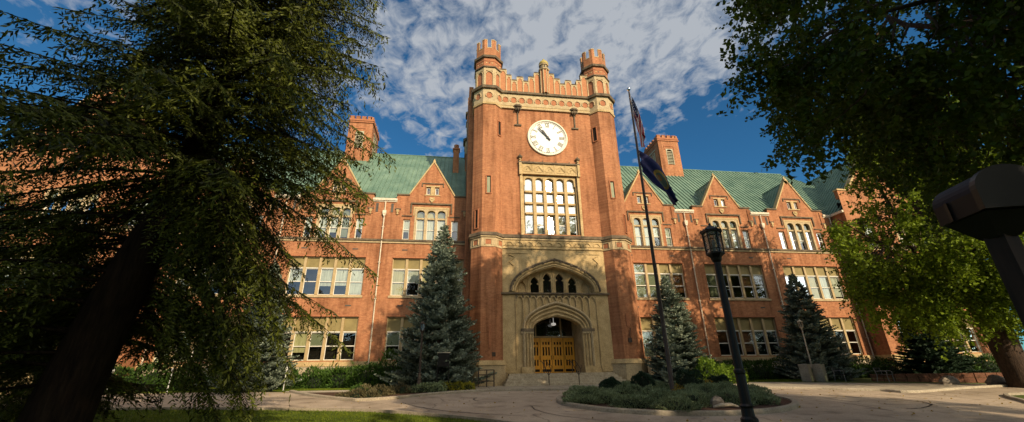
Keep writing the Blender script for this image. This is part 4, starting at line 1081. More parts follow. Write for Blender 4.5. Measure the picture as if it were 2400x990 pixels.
for x, yy, r, h, nm in ((16.4, 26.6, 1.15, 1.5, 'bright green leafy shrub nearest the right-hand spruce by the tower'), (18.0, 26.9, 1.1, 1.15, 'bright green leafy shrub further from the tower, nearer the black street lamp')):
    shrub('leafy_shrub', x, yy, r, r * .9, h, 1500, .18, .12, 'bright_leaves', nm, 'shrub')
for i in range(5):
    shrub('yellow_shrub', -1.5 + i * .6, 25.75 + .08 * i, .42, .36, .42, 420, .1, .06, 'yellow_leaves', 'low yellow-green clipped shrub in the row in front of the large blue spruce', 'shrub', group='yellow-green shrubs in a row by the front walk')
# planting in the kerbed bed on the left
for i in range(15):
    t = i / 14; x = -5.2 + 4.6 * t + .25 * sin(i * 7); y_ = 22.9 + 2.7 * t + .5 * sin(i * 3.7) * (1 if i % 2 else -.4)
    shrub('ground_cover_plant', x, y_, .45, .4, .26 + .14 * (i % 3), 380, .12, .045, 'cover_leaves' if i < 9 else 'juniper_leaves', 'low brownish ground-cover clump in the kerbed bed' if i < 9 else 'low grey-green juniper clump at the lamp end of the kerbed bed', 'plant', group='brown clumps in the kerbed bed' if i < 9 else 'grey-green clumps in the kerbed bed')
shrub('small_shrub', -5.1, 25.6, .5, .45, .5, 500, .09, .04, 'hedge_leaves', 'small dark rounded shrub alone on the thin path edge of the kerbed bed', 'shrub')
# island planting
rj = random.Random(5)
jun = []
for k_i in range(900):
    t = rj.uniform(0, 2 * pi); r = sqrt(rj.random()); x = ICX + (IA - .75) * r * cos(t); y_ = ICY + (IB - .6) * r * sin(t)
    if (x - 10.3) ** 2 / 3.2 + (y_ - 15.4) ** 2 / .75 < 1: continue
    if (x - 5.9) ** 2 + (y_ - 16.3) ** 2 < .55: continue
    if (x - 9.86) ** 2 + (y_ - 19) ** 2 < .6: continue
    if all((x - a) ** 2 + (y_ - b) ** 2 > 1.02 for a, b in jun): jun.append((x, y_))
for i, (x, y_) in enumerate(jun):
    d = sqrt(((x - ICX) / IA) ** 2 + ((y_ - ICY) / IB) ** 2)
    shrub('juniper', x, y_, .80, .74, .66 - .34 * d + .10 * sin(i * 2.3), 2600, .10, .028, 'juniper_leaves', 'spreading grey-green juniper on the round island', 'shrub', group='spreading junipers on the round island', up=.35, spiky=.1, bottom=g(y_) + .08, fill=.86)
for x, y_, r, h, lab in ((9.0, 20.1, .58, 1.05, 'dark clipped round shrub just left of the flagpole foot on the island'), (11.1, 19.7, .66, 1.2, 'largest dark clipped round shrub on the island, just right of the flagpole foot'), (13.0, 20.2, .52, .8, 'dark clipped round shrub on the lamp side of the island, right of the largest one'), (7.6, 20.6, .55, .8, 'dark flat-topped round shrub nearest the door steps on the island')):
    shrub('round_shrub', x, y_, r, r, h, 5200, .07, .035, 'dark_needles', lab, 'shrub', bottom=g(y_) + .1, fill=.9)
for x, y_, lab in ((9.75, 18.2, 'small golden shrub at the foot of the flagpole'), (12.2, 19.9, 'small golden shrub between two dark round shrubs on the island')):
    shrub('golden_shrub', x, y_, .36, .32, .62, 500, .07, .035, 'gold_leaves', lab, 'shrub', bottom=g(y_) + .1)

def rock(x, y_, rx, ry, h, lab, mat='rock', group=None, z=None):
    mb = MB(); core(mb, 0, 0, h * .3, rx, ry, h * .7, 9, 6, int(x * 7)); o = mb.build('boulder', mat, None, False, (x, y_, g(y_) if z is None else z)); tag(o, lab, 'rock', group)
rock(9.9, 15.75, .3, .22, .5, 'grey boulder standing in the bare soil at the near edge of the island')
mb = MB(); mb.tube([(-.5, .1, .04), (-.2, 0, .12), (.15, -.05, .13), (.45, .02, .05)], [.05, .07, .06, .03], 7); o = mb.build('stone_edging', 'concrete_light', None, True, (10.0, 15.35, g(15.35) + .1)); tag(o, 'small pale curved stone lying in the soil before the island boulder', 'stone')
rock(32.2, 20.9, .5, .4, .75, 'round pale boulder between the red stone wall and the big tree trunk'); rock(31.2, 21.7, .6, .4, .6, 'lower flat boulder at the end of the red stone wall'); rock(29.6, 22.9, .7, .35, .5, 'weathered boulder set in front of the red stone wall')
# low red stone wall
mb = MB(); wp = [(27.9, 26.2), (30.0, 25.0), (32.5, 23.7), (36.5, 22.4)]
for (xa, ya), (xb, yb) in zip(wp, wp[1:]):
    n_ = int(sqrt((xb - xa) ** 2 + (yb - ya) ** 2) / .55)
    for i in range(n_):
        for row in range(2):
            f0, f1 = (i + .03 + .5 * row % 1 * .0) / n_, (i + .97) / n_; x0, y0, x1, y1 = xa + (xb - xa) * f0, ya + (yb - ya) * f0, xa + (xb - xa) * f1, ya + (yb - ya) * f1
            d = Vector((x1 - x0, y1 - y0)).normalized(); q = Vector((d.y, -d.x)) * (.02 * random.random() + .17); z0 = -1.0 + row * .28 + (0 if row else -.1); z1 = -1.0 + (row + 1) * .28 - .015
            mb.add([(x0 + q.x, y0 + q.y, z0), (x1 + q.x, y1 + q.y, z0), (x1 - q.x, y1 - q.y, z0), (x0 - q.x, y0 - q.y, z0), (x0 + q.x, y0 + q.y, z1), (x1 + q.x, y1 + q.y, z1), (x1 - q.x, y1 - q.y, z1), (x0 - q.x, y0 - q.y, z1)], [(0, 3, 2, 1), (4, 5, 6, 7), (0, 1, 5, 4), (1, 2, 6, 5), (2, 3, 7, 6), (3, 0, 4, 7)])
o = mb.build('garden_wall', 'red_stone'); centre(o); tag(o, 'low dark red stone garden wall behind the pavement on the right', 'wall')

# woods far behind the viewer: they darken the low windows' reflections
n_ = 26000; X = rng.uniform(-110, 150, n_); Z = rng.random(n_) ** .8; hgt = 9 + 3 * np.sin(X * .21) + 2 * np.sin(X * .57 + 1) + 1.5 * rng.random(n_)
P = np.stack([X, -48 + 4 * rng.normal(size=n_), -1.6 + Z * hgt], 1)
o = rhombi('far_woods', P, rv(n_), rv(n_), 1.5, 1.1, 'dark_needles'); tag(o, kind='stuff')
# ------------------------------------------------------------------ trees
def limb_path(p0, p1, sag=.0, n=6, wob=.15):
    p0, p1 = Vector(p0), Vector(p1); L = (p1 - p0).length; out = []
    off = Vector([random.uniform(-1, 1) for _ in range(3)]) * L * wob
    for i in range(n + 1):
        t = i / n; out.append(p0.lerp(p1, t) + off * sin(pi * t) * .5 + Vector((0, 0, -sag * L * t * t)))
    return out
def blue_spruce_mesh():
    """8 m spruce of 2.6 m radius standing on the origin"""
    P, D, S, L, W = [], [], [], [], []; wood = MB()
    H, R = 8.0, 2.55
    wood.tube([(0, 0, -.1), (0, 0, 4), (0, 0, H - .3)], [.16, .09, .015], 7)
    z = .25; lev = 0
    rr = np.random.default_rng(3)
    while z < H - .15:
        f = 1 - z / H; r = R * (f ** .82) * (1 + .08 * rr.normal()); nb = int(12 + 12 * f)
        for b in range(nb):
            a = rr.random() * 2 * pi; rl = r * rr.uniform(.78, 1.12) + .08
            d = np.array([cos(a), sin(a), 0]); side = np.array([-sin(a), cos(a), 0])
            zb = z + rr.uniform(-.12, .12); droop = rr.uniform(.1, .26)
            n_ = max(3, int(rl / .12))
            for i in range(1, n_ + 1):
                t = i / n_; p = d * rl * t + np.array([0, 0, zb + rl * (-droop * t + .26 * t * t)])
                tang = d + np.array([0, 0, -droop + .5 * t])
                if t < .3: continue
                tw = (.46 * (1 - t) + .14) * min(1, rl / 1.2 + .3)
                for s in (-1, 1):
                    dd = tang * .75 + side * s * 1.0 + np.array([0, 0, rr.uniform(-.05, .25)]); P.append(p); D.append(dd); S.append(side * .0 + np.array([0, 0, 1.0]) + rr.normal(size=3) * .8); L.append(tw * rr.uniform(.8, 1.3)); W.append(.12)
                    P.append(p + side * s * tw * .35); D.append(dd + rr.normal(size=3) * .35); S.append(rr.normal(size=3)); L.append(tw * .9); W.append(.10)
                P.append(p); D.append(tang + rr.normal(size=3) * .2); S.append(side + rr.normal(size=3) * .4); L.append(.2); W.append(.09)
                P.append(p); D.append(tang * .4 + np.array([0, 0, 1.]) + rr.normal(size=3) * .3); S.append(side); L.append(.12); W.append(.06)
        z += .20 + .05 * rr.random(); lev += 1
    n_ = 60; P += [np.array([0, 0, H - .5 + .5 * i / n_]) for i in range(n_)]; D += list(rv(n_) + np.array([0, 0, 1.1])); S += list(rv(n_)); L += [.16] * n_; W += [.05] * n_
    return np.array(P), np.array(D), np.array(S), np.array(L), np.array(W), wood
bsP = blue_spruce_mesh()
def blue_spruce(x, y_, h, r, lab, mat='blue_needles', rz=0.0):
    t = empty('blue_spruce', (x, y_, g(y_)), lab, 'tree', rz=rz)
    cr = rhombi('crown', *bsP[:5], mat, t) if mat not in crown_cache else None
    if cr is None:
        cr = bpy.data.objects.new('crown', crown_cache[mat][0]); COL.objects.link(cr); cr.parent = t; tk = bpy.data.objects.new('trunk', crown_cache[mat][1]); COL.objects.link(tk); tk.parent = t
    else:
        tk = bsP[5].build('trunk', 'bark_brown', t); crown_cache[mat] = (cr.data, tk.data)
    t.scale = (r / 2.55, r / 2.55, h / 8.0); return t
crown_cache = {}
blue_spruce(-1.0, 28.4, 10.85, 2.9, 'large blue spruce standing before the left wing beside the clock tower', rz=.4)
blue_spruce(15.6, 28.7, 7.4, 2.35, 'blue spruce before the right wing beside the clock tower', rz=1.4)
blue_spruce(26.6, 29.0, 7.8, 2.5, 'dark blue spruce behind the concrete bins', rz=2.4)
blue_spruce(-12.0, 28.7, 7.9, 2.3, 'blue spruce before the left wing, half hidden by the big dark conifer', rz=3.1)
blue_spruce(35.5, 28.0, 6.2, 2.5, 'dark spruce under the maple behind the red stone wall', mat='dark_needles', rz=4)

def big_spruce():
    t = empty('old_spruce', (-6.9, 9.0, -1.6), 'huge dark conifer with drooping boughs filling the left of the view', 'tree')
    mb = MB(); o = Vector((-6.9, 9.0, -1.6))
    tp = [(0, 0, -.2), (.02, 0, .5), (.12, 0, 1.6), (.42, 0, 3.4), (.78, 0, 5.0), (1.05, 0, 7.5), (1.3, 0, 11), (1.5, 0, 15), (1.6, 0, 19)]
    tr = [.62, .50, .45, .39, .33, .27, .2, .12, .03]
    mb.tube(smooth_path(tp, 5), list(np.interp(np.linspace(0, 8, 41), range(9), tr)), 14)
    rr = np.random.default_rng(21)
    zs = [p[2] for p in tp]; xs = [p[0] for p in tp]
    for k_ in range(5):   # root flare
        a = k_ * 1.3 + .4; mb.tube([(.5 * cos(a), .5 * sin(a), .6), (.8 * cos(a), .8 * sin(a), .1), (1.1 * cos(a), 1.1 * sin(a), -.2)], [.2, .2, .1], 7)
    trunk = mb.build('trunk', 'bark', t, True)
    P, D, S, L, W = [], [], [], [], []; wood = MB()
    nb = 430
    for b in range(nb + 22):
        z = 1.5 + 17.0 * ((b + .5) / nb) ** 1.12 + rr.normal() * .12
        a = b * 2.39996 + rr.normal() * .3
        if b >= nb: z = 6.2 - .16 * (b - nb); a = -.75 + .062 * (b - nb) + (.5 if b % 3 == 0 else 0)
        ca, sa = cos(a), sin(a)
        L_ = 5.5 * (1 - min(z, 19) / 20.5) ** .62 * rr.uniform(.7, 1.1)
        if z < 3.6: L_ *= .72
        if ca < -.3 and z < 7: L_ *= 1.12
        if ca < .0 and z > 7.6: L_ *= .74
        if b >= nb: ca, sa = cos(a), sin(a)
        if b < nb and z < 5.6 and cos(a + .9) > .1 and rr.random() < (.93 if z < 2.4 else .74): continue
        if b < nb and z < 5.0 and ca > -.1 and rr.random() < .75: continue
        if ca > .2 and z < 8: L_ *= .80 + .05 * z / 2
        x0 = np.interp(z, zs, xs); p0 = np.array([x0, 0, z]); d = np.array([ca, sa, 0.]); side = np.array([-sa, ca, 0.])
        up = rr.uniform(.0, .25); dr = rr.uniform(.38, .62) * (1 if z > 3 else .5)
        if b >= nb: L_ = rr.uniform(2.5, 3.3); L_ = rr.uniform(2.2, 3.0); dr = rr.uniform(1.0, 1.5); up = .05
        n_ = int(L_ / .13); path = []
        bend = side * rr.normal() * .12
        for i in range(n_ + 1):
            t_ = i / n_; path.append(p0 + d * L_ * t_ + bend * L_ * t_ * t_ + np.array([0, 0, L_ * (up * t_ - dr * t_ ** 2 + .12 * t_ ** 4)]))
        wood.tube([tuple(q) for q in path[::3]], [max(.006, .042 * (1 - i / max(1, len(path[::3]) - 1))) for i in range(len(path[::3]))], 5)
        for i in range(2, n_ + 1):
            t_ = i / n_
            if t_ < .16: continue
            p = path[i]; tan_ = path[i] - path[i - 1]; tan_ /= np.linalg.norm(tan_)
            for s in (-1, 1):
                if rr.random() < .12: continue
                l2 = (1.15 * (1 - t_) + .22) * rr.uniform(.55, 1.2) * min(1, L_ / 3 + .25) * (1.35 if b >= nb else 1)
                dd = tan_ * .62 + side * s * 1.0 + np.array([0, 0, rr.uniform(-.55, -.1)]); dd /= np.linalg.norm(dd)
                m_ = max(3, int(l2 / .056))
                q = np.arange(m_) / m_
                pts = p + dd * (l2 * q)[:, None] + np.array([0, 0, -1.]) * (.45 * l2 * q ** 2)[:, None]
                s2 = np.cross(dd, [0, 0, 1.]); s2 /= np.linalg.norm(s2)
                for sg in (-1, 1):
                    P.append(pts); D.append(dd * .8 + s2 * sg * .75 + np.array([0, 0, -.35]) + rr.normal(size=(m_, 3)) * .22); S.append(np.cross(dd, s2) * .6 + s2 + rr.normal(size=(m_, 3)) * .7)
                    L.append((.145 * (1 - .35 * q)) * rr.uniform(.7, 1.25, m_)); W.append(np.full(m_, .033))
                if rr.random() < .3:   # hanging shoots
                    m2 = 8; q2 = np.arange(m2) / m2; base = p + dd * l2 * .6
                    hl = rr.uniform(.25, .7)
                    pt2 = base + np.array([0, 0, -1.]) * (hl * q2)[:, None] + dd * (.1 * q2)[:, None]
                    P.append(pt2); D.append(np.array([0, 0, -1.]) + rr.normal(size=(m2, 3)) * .5); S.append(rr.normal(size=(m2, 3))); L.append(np.full(m2, .13)); W.append(np.full(m2, .04))
    P, D, S = np.vstack(P), np.vstack(D), np.vstack(S); L, W = np.concatenate(L), np.concatenate(W)
    cr = rhombi('crown', P, D, S, L, W, 'spruce_needles', t, (wood, 'bark'))
    print('big spruce', len(P))
    return t
old = big_spruce()
t2 = copy_tree(old); t2.location = (-14.8, 10.8, -1.6); t2.scale = (.82, .82, .44); t2.rotation_euler[2] = 2.2; t2.name = 'young_spruce'; t2['label'] = 'smaller dark conifer at the left edge, behind the huge one'
t4 = copy_tree(old); t4.location = (-19.5, 15.5, -1.5); t4.scale = (.95, .95, .5); t4.rotation_euler[2] = .9; t4.name = 'young_spruce'; t4['label'] = 'broad dark conifer farthest back at the left edge of the view'
t3 = copy_tree(old); t3.location = (-11.5, 14.5, -1.5); t3.scale = (.42, .42, .33); t3.rotation_euler[2] = 4.4; t3.name = 'young_spruce'; t3['label'] = 'small bushy dark conifer just behind the foot of the huge one'

def broadleaf(name, base, ctr, rad, nclump, nleaf, leaf, label, mat='maple_leaves', seed=1, trunk_r=.5, lean=(0, 0), clump_r=.8, bark='bark_brown', limbs=26, cut=None, fillin=.45, extra=()):
    rr = np.random.default_rng(seed); random.seed(seed)
    t = empty(name, base, label, 'tree'); b = np.array(base); c = np.array(ctr) - b; r = np.array(rad)
    C = []
    while len(C) < nclump:
        u = rr.normal(size=3); u /= np.linalg.norm(u); q = (fillin + (1 - fillin) * rr.random()) ** .6
        lump = 1 + .16 * sin(u[0] * 4 + seed) * cos(u[1] * 5 + seed * 2) + .12 * sin(u[2] * 7 + seed)
        p = c + u * r * q * lump
        if cut and cut(p + b): continue
        C.append(p)
    C += [np.array(e) - b for e in extra]
    C = np.array(C)
    tb = MB(); fork = np.array([lean[0], lean[1], max(c[2] - r[2] * .55, 1.8)])
    tb.tube([(0, 0, -.3), (0, 0, .3), tuple(fork * .5 + np.array([0, 0, 0])), tuple(fork), tuple(fork + (c - fork) * .5), tuple(c + np.array([0, 0, r[2] * .5]))], [trunk_r * 1.35, trunk_r * 1.05, trunk_r * .9, trunk_r * .75, trunk_r * .45, .05], 12)
    for i in rr.choice(len(C), min(limbs, len(C)), replace=False):
        s0 = fork + (c - fork) * rr.random() * .7; P_ = limb_path(s0, C[i], sag=-.05, wob=.25); n_ = len(P_)
        tb.tube(P_, [max(.015, trunk_r * .3 * (1 - k / n_)) for k in range(n_)], 6)
    tb.build('trunk', bark, t, True)
    wood = MB()
    for i in rr.choice(len(C), min(len(C), nclump // 2), replace=False):
        j = np.argmin(np.linalg.norm(C - C[i], axis=1) + (np.arange(len(C)) == i) * 99); s0 = C[i] + (c - C[i]) * .35
        wood.tube(limb_path(s0, C[i], wob=.3, n=4), [.045, .035, .028, .018, .008], 4)
    ntw = 9; per = max(4, nleaf // ntw); nC = len(C)
    out_ = (C - c) / (np.linalg.norm(C - c, axis=1)[:, None] + 1e-6)
    tdir = np.repeat(out_ * .55, ntw, 0) + rr.normal(size=(nC * ntw, 3)) * .75 + np.array([0, 0, -.25]); tdir /= np.linalg.norm(tdir, axis=1)[:, None]
    tlen = clump_r * rr.uniform(.7, 1.5, nC * ntw); tori = np.repeat(C, ntw, 0) + rr.normal(size=(nC * ntw, 3)) * clump_r * .25
    q = np.tile(np.arange(per) / per, nC * ntw); ti = np.repeat(np.arange(nC * ntw), per); N = len(q)
    P = tori[ti] + tdir[ti] * (tlen[ti] * q)[:, None] + np.array([0, 0, -1.]) * (.35 * tlen[ti] * q ** 2)[:, None] + rr.normal(size=(N, 3)) * .055
    D = tdir[ti] * .5 + rr.normal(size=(N, 3)) * .7 + np.array([0, 0, -.45])
    S = rr.normal(size=(N, 3)) * .7 + np.cross(D, [0, 0, 1.0])
    rhombi('crown', P, D, S, leaf * rr.uniform(.65, 1.25, N), leaf * .8 * rr.uniform(.7, 1.2, N), mat, t, (wood, 'twig'))
    print(name, N); return t
    N = len(C) * nleaf; idx = np.repeat(np.arange(len(C)), nleaf)
    off = rr.normal(size=(N, 3)) * np.array([1, 1, .55]) * clump_r * .5
    P = C[idx] + off
    D = off * np.array([1, 1, .3]) / clump_r + rr.normal(size=(N, 3)) * .6 + np.array([0, 0, -.35])
    S = rr.normal(size=(N, 3)) * .8 + np.cross(D, [0, 0, 1.0])
    rhombi('crown', P, D, S, leaf * rr.uniform(.7, 1.25, N), leaf * .85 * rr.uniform(.7, 1.2, N), mat, t, (wood, 'twig'))
    print(name, N); return t
ex = [(7.9 + .25 * i, 8 + .05 * i, 7.9 - .1 * i) for i in range(5)] + [(8.75, 8.0, 5.1), (9.1, 8.2, 5.7), (9.4, 8.3, 6.1), (8.6, 7.6, 9.6), (8.3, 7.6, 9.0), (9.0, 8.0, 6.6), (8.7, 8.0, 7.1)]
broadleaf('maple_tree', (15.6, 5.2, -1.6), (15.2, 7.6, 12.2), (8.2, 7.0, 8.4), 800, 225, .145, 'dark overhanging broadleaf tree whose boughs fill the top right corner', seed=4, mat='shaded_maple_leaves', trunk_r=.5, extra=ex,
          cut=lambda p: (p[1] > .5 and p[2] / p[1] < (.68 if p[0] / p[1] < 1.30 else (.52 if p[0] / p[1] < 1.42 else .30))) or (p[1] > 1 and p[0] / p[1] < 1.04 + .03 * sin(p[2] * 2.5)) or p[1] < .3 and p[0] < 9)
broadleaf('maple_tree', (31.2, 20.4, -1.15), (28.6, 20.6, 8.8), (7.6, 5.6, 9.0), 720, 230, .17, 'sunlit bright green maple with a thick brown trunk before the right pavilion', seed=9, trunk_r=.66, lean=(-.5, .2), clump_r=.95,
          cut=lambda p: p[2] / p[1] < .115 or p[0] / p[1] < 1.10 or (p[2] / p[1] > .42 and p[0] / p[1] < 1.24) or (abs(p[0] / p[1] - 1.34) < .05 and abs(p[2] / p[1] - .52) < .05))
broadleaf('shade_tree', (-2, -9.5, -1.6), (-2.6, -9.5, 9.5), (7.0, 4.6, 7.8), 480, 150, .26, 'tall broadleaf tree on the lawn behind the viewer, to the left', seed=13, fillin=.2)
broadleaf('shade_tree', (10.5, -9, -1.6), (10.8, -9, 6.5), (5.2, 4.6, 4.6), 260, 150, .26, 'lower unseen tree added behind the viewer to shade the metal box and lamp', seed=14, fillin=.2)  # extra shadow caster out of view, for the box and near lamp
broadleaf('shade_tree', (15.5, -9, -1.6), (15.5, -9, 13.5), (3.9, 4, 11.5), 330, 150, .26, 'slender upright broadleaf tree behind the viewer, third from the left of four', seed=15, fillin=.2)
broadleaf('maple_tree', (56, 27, -.9), (56, 27, 7), (7.5, 6, 7.2), 260, 170, .24, 'dark tree beyond the right end of the hall, behind the thick maple trunk', mat='shaded_maple_leaves', seed=23, trunk_r=.5)
broadleaf('shade_tree', (37, 9, -1.6), (37, 9, 12.8), (5.2, 4, 5.4), 230, 110, .22, 'unseen tree added on the right-hand lawn to cast shade on the right wing', seed=19, fillin=.2)  # added off-screen; its loose crown dapples the lower right wing with shade
broadleaf('shade_tree', (25.5, -9.5, -1.6), (25.5, -9.5, 17), (6.3, 4.6, 12.6), 520, 150, .28, 'tallest broadleaf tree behind the viewer, to the right', seed=17, fillin=.2)
# ------------------------------------------------------------------ street furniture
def lantern_lamp(x, y_, h, k, lab, mat='iron_black', base_r=.2):
    """post lamp with a six-sided lantern; k scales the lantern"""
    z0 = g(y_); t = empty('street_lamp', (x, y_, z0), lab, 'street lamp')
    mb = MB(); hb = h - 1.0 * k
    mb.lathe(0, 0, [(base_r * 1.0, -.02), (base_r * 1.0, .1), (base_r * .92, .12), (base_r * .86, .3), (base_r * .7, .55), (base_r * .62, .62), (base_r * .68, .66), (base_r * .68, .72), (base_r * .5, .76), (base_r * .47, .9), (base_r * .55, .94), (base_r * .42, .98), (base_r * .40, 1.5), (base_r * .46, 1.53), (base_r * .46, 1.58), (base_r * .36, 1.61), (base_r * .30, hb - .1), (base_r * .42, hb - .06), (base_r * .5, hb)], 14)
    mb.build('post', mat, t, False)
    mb = MB()
    mb.frustum(0, 0, 6, .10 * k, .20 * k, hb, hb + .10 * k); mb.frustum(0, 0, 6, .205 * k, .205 * k, hb + .10 * k, hb + .14 * k)
    for i in range(6):
        a = (i + .5) * pi / 3; r0, r1 = .215 * k, .235 * k
        mb.tube([(r0 * cos(a), r0 * sin(a), hb + .12 * k), (r1 * cos(a), r1 * sin(a), hb + .72 * k)], .018 * k, 5)
        for q in (.24, .62):
            a2 = a + pi / 3; r_ = r0 + (r1 - r0) * q; mb.tube([(r_ * cos(a), r_ * sin(a), hb + q * k), (r_ * cos(a2), r_ * sin(a2), hb + q * k)], .010 * k, 4)
    mb.frustum(0, 0, 6, .245 * k, .245 * k, hb + .72 * k, hb + .77 * k); mb.frustum(0, 0, 6, .26 * k, .05 * k, hb + .77 * k, hb + .93 * k)
    mb.lathe(0, 0, [(.05 * k, 0), (.03 * k, .03 * k), (.04 * k, .06 * k), (.012 * k, .1 * k), (.006 * k, .22 * k)], 8, hb + .92 * k)
    for i in range(6):
        a = (i + .5) * pi / 3; mb.frustum(.25 * k * cos(a), .25 * k * sin(a), 6, .02 * k, .01 * k, hb + .76 * k, hb + .84 * k)
    ln = mb.build('lantern', mat, t)
    mb = MB(); mb.frustum(0, 0, 6, .17 * k, .19 * k, hb + .145 * k, hb + .71 * k); mb.build('lamp_glass', 'lamp_glass', ln)
    mb = MB(); mb.lathe(0, 0, [(.035 * k, 0), (.05 * k, .1 * k), (.04 * k, .3 * k), (.015 * k, .36 * k)], 8, hb + .15 * k); mb.build('bulb', 'sash_white', ln, True)
    return t
lantern_lamp(5.61, 8.0, 4.66, .80, 'tall black post lamp with a six-sided lantern standing nearest to the viewer', base_r=.23)
lantern_lamp(-1.86, 25.35, 3.85, .62, 'slim brown post lamp beside the yellow-green shrubs left of the tower', mat='iron_brown', base_r=.17)
lantern_lamp(24.75, 27.4, 4.1, .62, 'slim pale post lamp behind the concrete bins', mat='pipe_cream', base_r=.13)

def bin_(x, y_, lab, rz):
    t = empty('litter_bin', (x, y_, g(y_)), lab, 'bin', rz=rz)
    mb = MB(); mb.prism_z([(-.33, -.33), (.33, -.33), (.33, .33), (-.33, .33)], 0, 1.08); 
    for i in range(5): mb.box(-.345, .345, -.345, .345, .12 + i * .2, .16 + i * .2)
    t.scale = (.82, .82, .95)
    mb.build('body', 'concrete', t)
    mb = MB(); mb.box(-.36, .36, -.36, .36, 1.08, 1.14); mb.lathe(0, 0, [(.2, 0), (.2, .03), (.15, .03), (.15, 0)], 16, 1.14); mb.build('lid', 'concrete_light', t)
    mb = MB(); mb.box(-.14, .14, -.352, -.346, .0, .38); mb.build('plate', 'blind_cream', t)
    return t
bin_(23.75, 26.9, 'square concrete bin left of the pale lamp post', .5); bin_(24.6, 26.7, 'square concrete bin right of the pale lamp post, with a yellowish plate low on its front', .45)

def bench(x, y_, rz, lab, w=1.5):
    t = empty('bench', (x, y_, g(y_)), lab, 'bench', rz=rz)
    mb = MB()
    for i in range(5): mb.box(-w / 2, w / 2, -.22 + i * .1, -.15 + i * .1, .42, .45)
    mb.build('seat', 'iron_black', t)
    mb = MB()
    for i in range(9):
        x_ = -w / 2 + .06 + i * (w - .12) / 8; mb.tube([(x_, .26, .46), (x_, .34, .84)], .012, 5)
    mb.tube([(-w / 2, .34, .86), (w / 2, .34, .86)], .02, 6); mb.build('backrest', 'iron_black', t)
    for s in (-1, 1):
        mb = MB(); x_ = s * w / 2
        mb.tube(smooth_path([(x_, -.26, 0), (x_, -.24, .4), (x_, -.26, .62), (x_, -.1, .68), (x_, .2, .66), (x_, .3, .68)], 4), .022, 6); mb.tube([(x_, .34, 0), (x_, .26, .42), (x_, .34, .86)], .022, 6); mb.build('arm_frame', 'steel_lit_edges', t)
    return t
bench(26.1, 26.5, .55, 'black metal bench nearest the concrete bins'); bench(28.0, 25.3, .55, 'black metal bench before the start of the red stone wall')

def path_light(x, y_, h):
    t = empty('path_light', (x, y_, g(y_)), {-16.6: 'thin pale path light seen beside the drooping boughs of the big conifer', -10.0: 'thin pale path light nearest the tower on the left lawn edge', -20.0: 'thin pale path light farthest left, just right of the conifer trunk'}[x], 'path light')
    mb = MB(); mb.lathe(0, 0, [(.06, 0), (.06, .05), (.03, .06), (.025, h - .2)], 8); mb.build('post', 'post_paint', t)
    mb = MB(); mb.lathe(0, 0, [(.03, h - .2), (.07, h - .17), (.08, h - .05), (.09, h - .03), (.02, h + .04)], 8); mb.build('head', 'post_paint', t)
path_light(-16.6, 28.7, 1.35); path_light(-10.0, 28.2, 1.3); path_light(-20.0, 29.0, 1.35)

# notice board
t = empty('notice_board', (-.57, 25.9, -.90), 'dark framed notice board on two legs in front of the large blue spruce', 'notice board')
mb = MB(); mb.box(-.34, .34, -.04, .04, 1.3, 2.04); mb.build('panel', 'sign_dark', t)
mb = MB(); mb.box(-.38, .38, -.06, .06, 2.04, 2.09); mb.build('cap', 'pipe_cream', t)
for s in (-1, 1): mb = MB(); mb.box(s * .33 - .03, s * .33 + .03, -.03, .03, 0, 1.3); mb.build('leg', 'sign_dark', t)

# rail frame beside the steps
t = empty('rail_frame', (2.1, 27.75, -.82), 'dark rusty rail frame standing left of the entrance steps', 'railing')
for x in (-.5, 0.02, .48): mb = MB(); mb.box(x - .035, x + .035, -.035, .035, 0, 1.02); mb.build('post', 'iron_brown', t)
for z in (.35, .72, 1.0): mb = MB(); mb.box(-.5, .5, -.025, .025, z - .03, z + .03); mb.build('rail', 'iron_brown', t)

def handrail(x, lab):
    t = empty('handrail', (x, 27.9, -.8), lab, 'handrail')
    mb = MB(); mb.tube([(0, 0, 0), (0, 0, .85)], .03, 8); mb.tube([(0, 1.45, .55), (0, 1.45, 1.5)], .03, 8); mb.build('post', 'iron_brown', t)
    mb = MB()
    for s in (-1, 1):
        mb.tube(smooth_path([(0, 0, .6), (s * .1, 0, .75), (s * .17, .05, .95), (s * .17, .3, 1.08), (s * .17, 1.3, 1.5), (s * .17, 1.9, 1.52)], 5), .022, 6)
        mb.tube(smooth_path([(s * .17, .05, .95), (s * .2, -.12, 1.1), (s * .14, -.2, 1.22)], 4), .018, 6)
    mb.build('rail', 'iron_brown', t)
handrail(6.15, 'dark iron handrail on the steps nearer the left half of the doors'); handrail(8.15, 'dark iron handrail on the steps nearer the right half of the doors')

# flagpole and flags
FX, FY = 9.86, 19.0; fz = g(FY) + .1
t = empty('flagpole', (FX, FY, fz), 'tall dark flagpole with a silver ball rising from the round island', 'flagpole')
mb = MB(); H_ = 15.55 - fz; mb.lathe(0, 0, [(.16, 0), (.16, .12), (.1, .16), (.085, 4), (.07, 9), (.045, H_)], 12); mb.build('pole', 'iron_brown', t, True)
mb = MB(); mb.lathe(0, 0, [(.02, 0), (.03, .04), (.09, .09), (.12, .17), (.09, .25), (.02, .29)], 12, H_); mb.build('ball', 'chrome', t, True)
mb = MB(); mb.tube([(.12, 0, .9), (.10, 0, 6), (.07, 0, H_ - .1)], .008, 4); mb.build('halyard', 'post_paint', t)

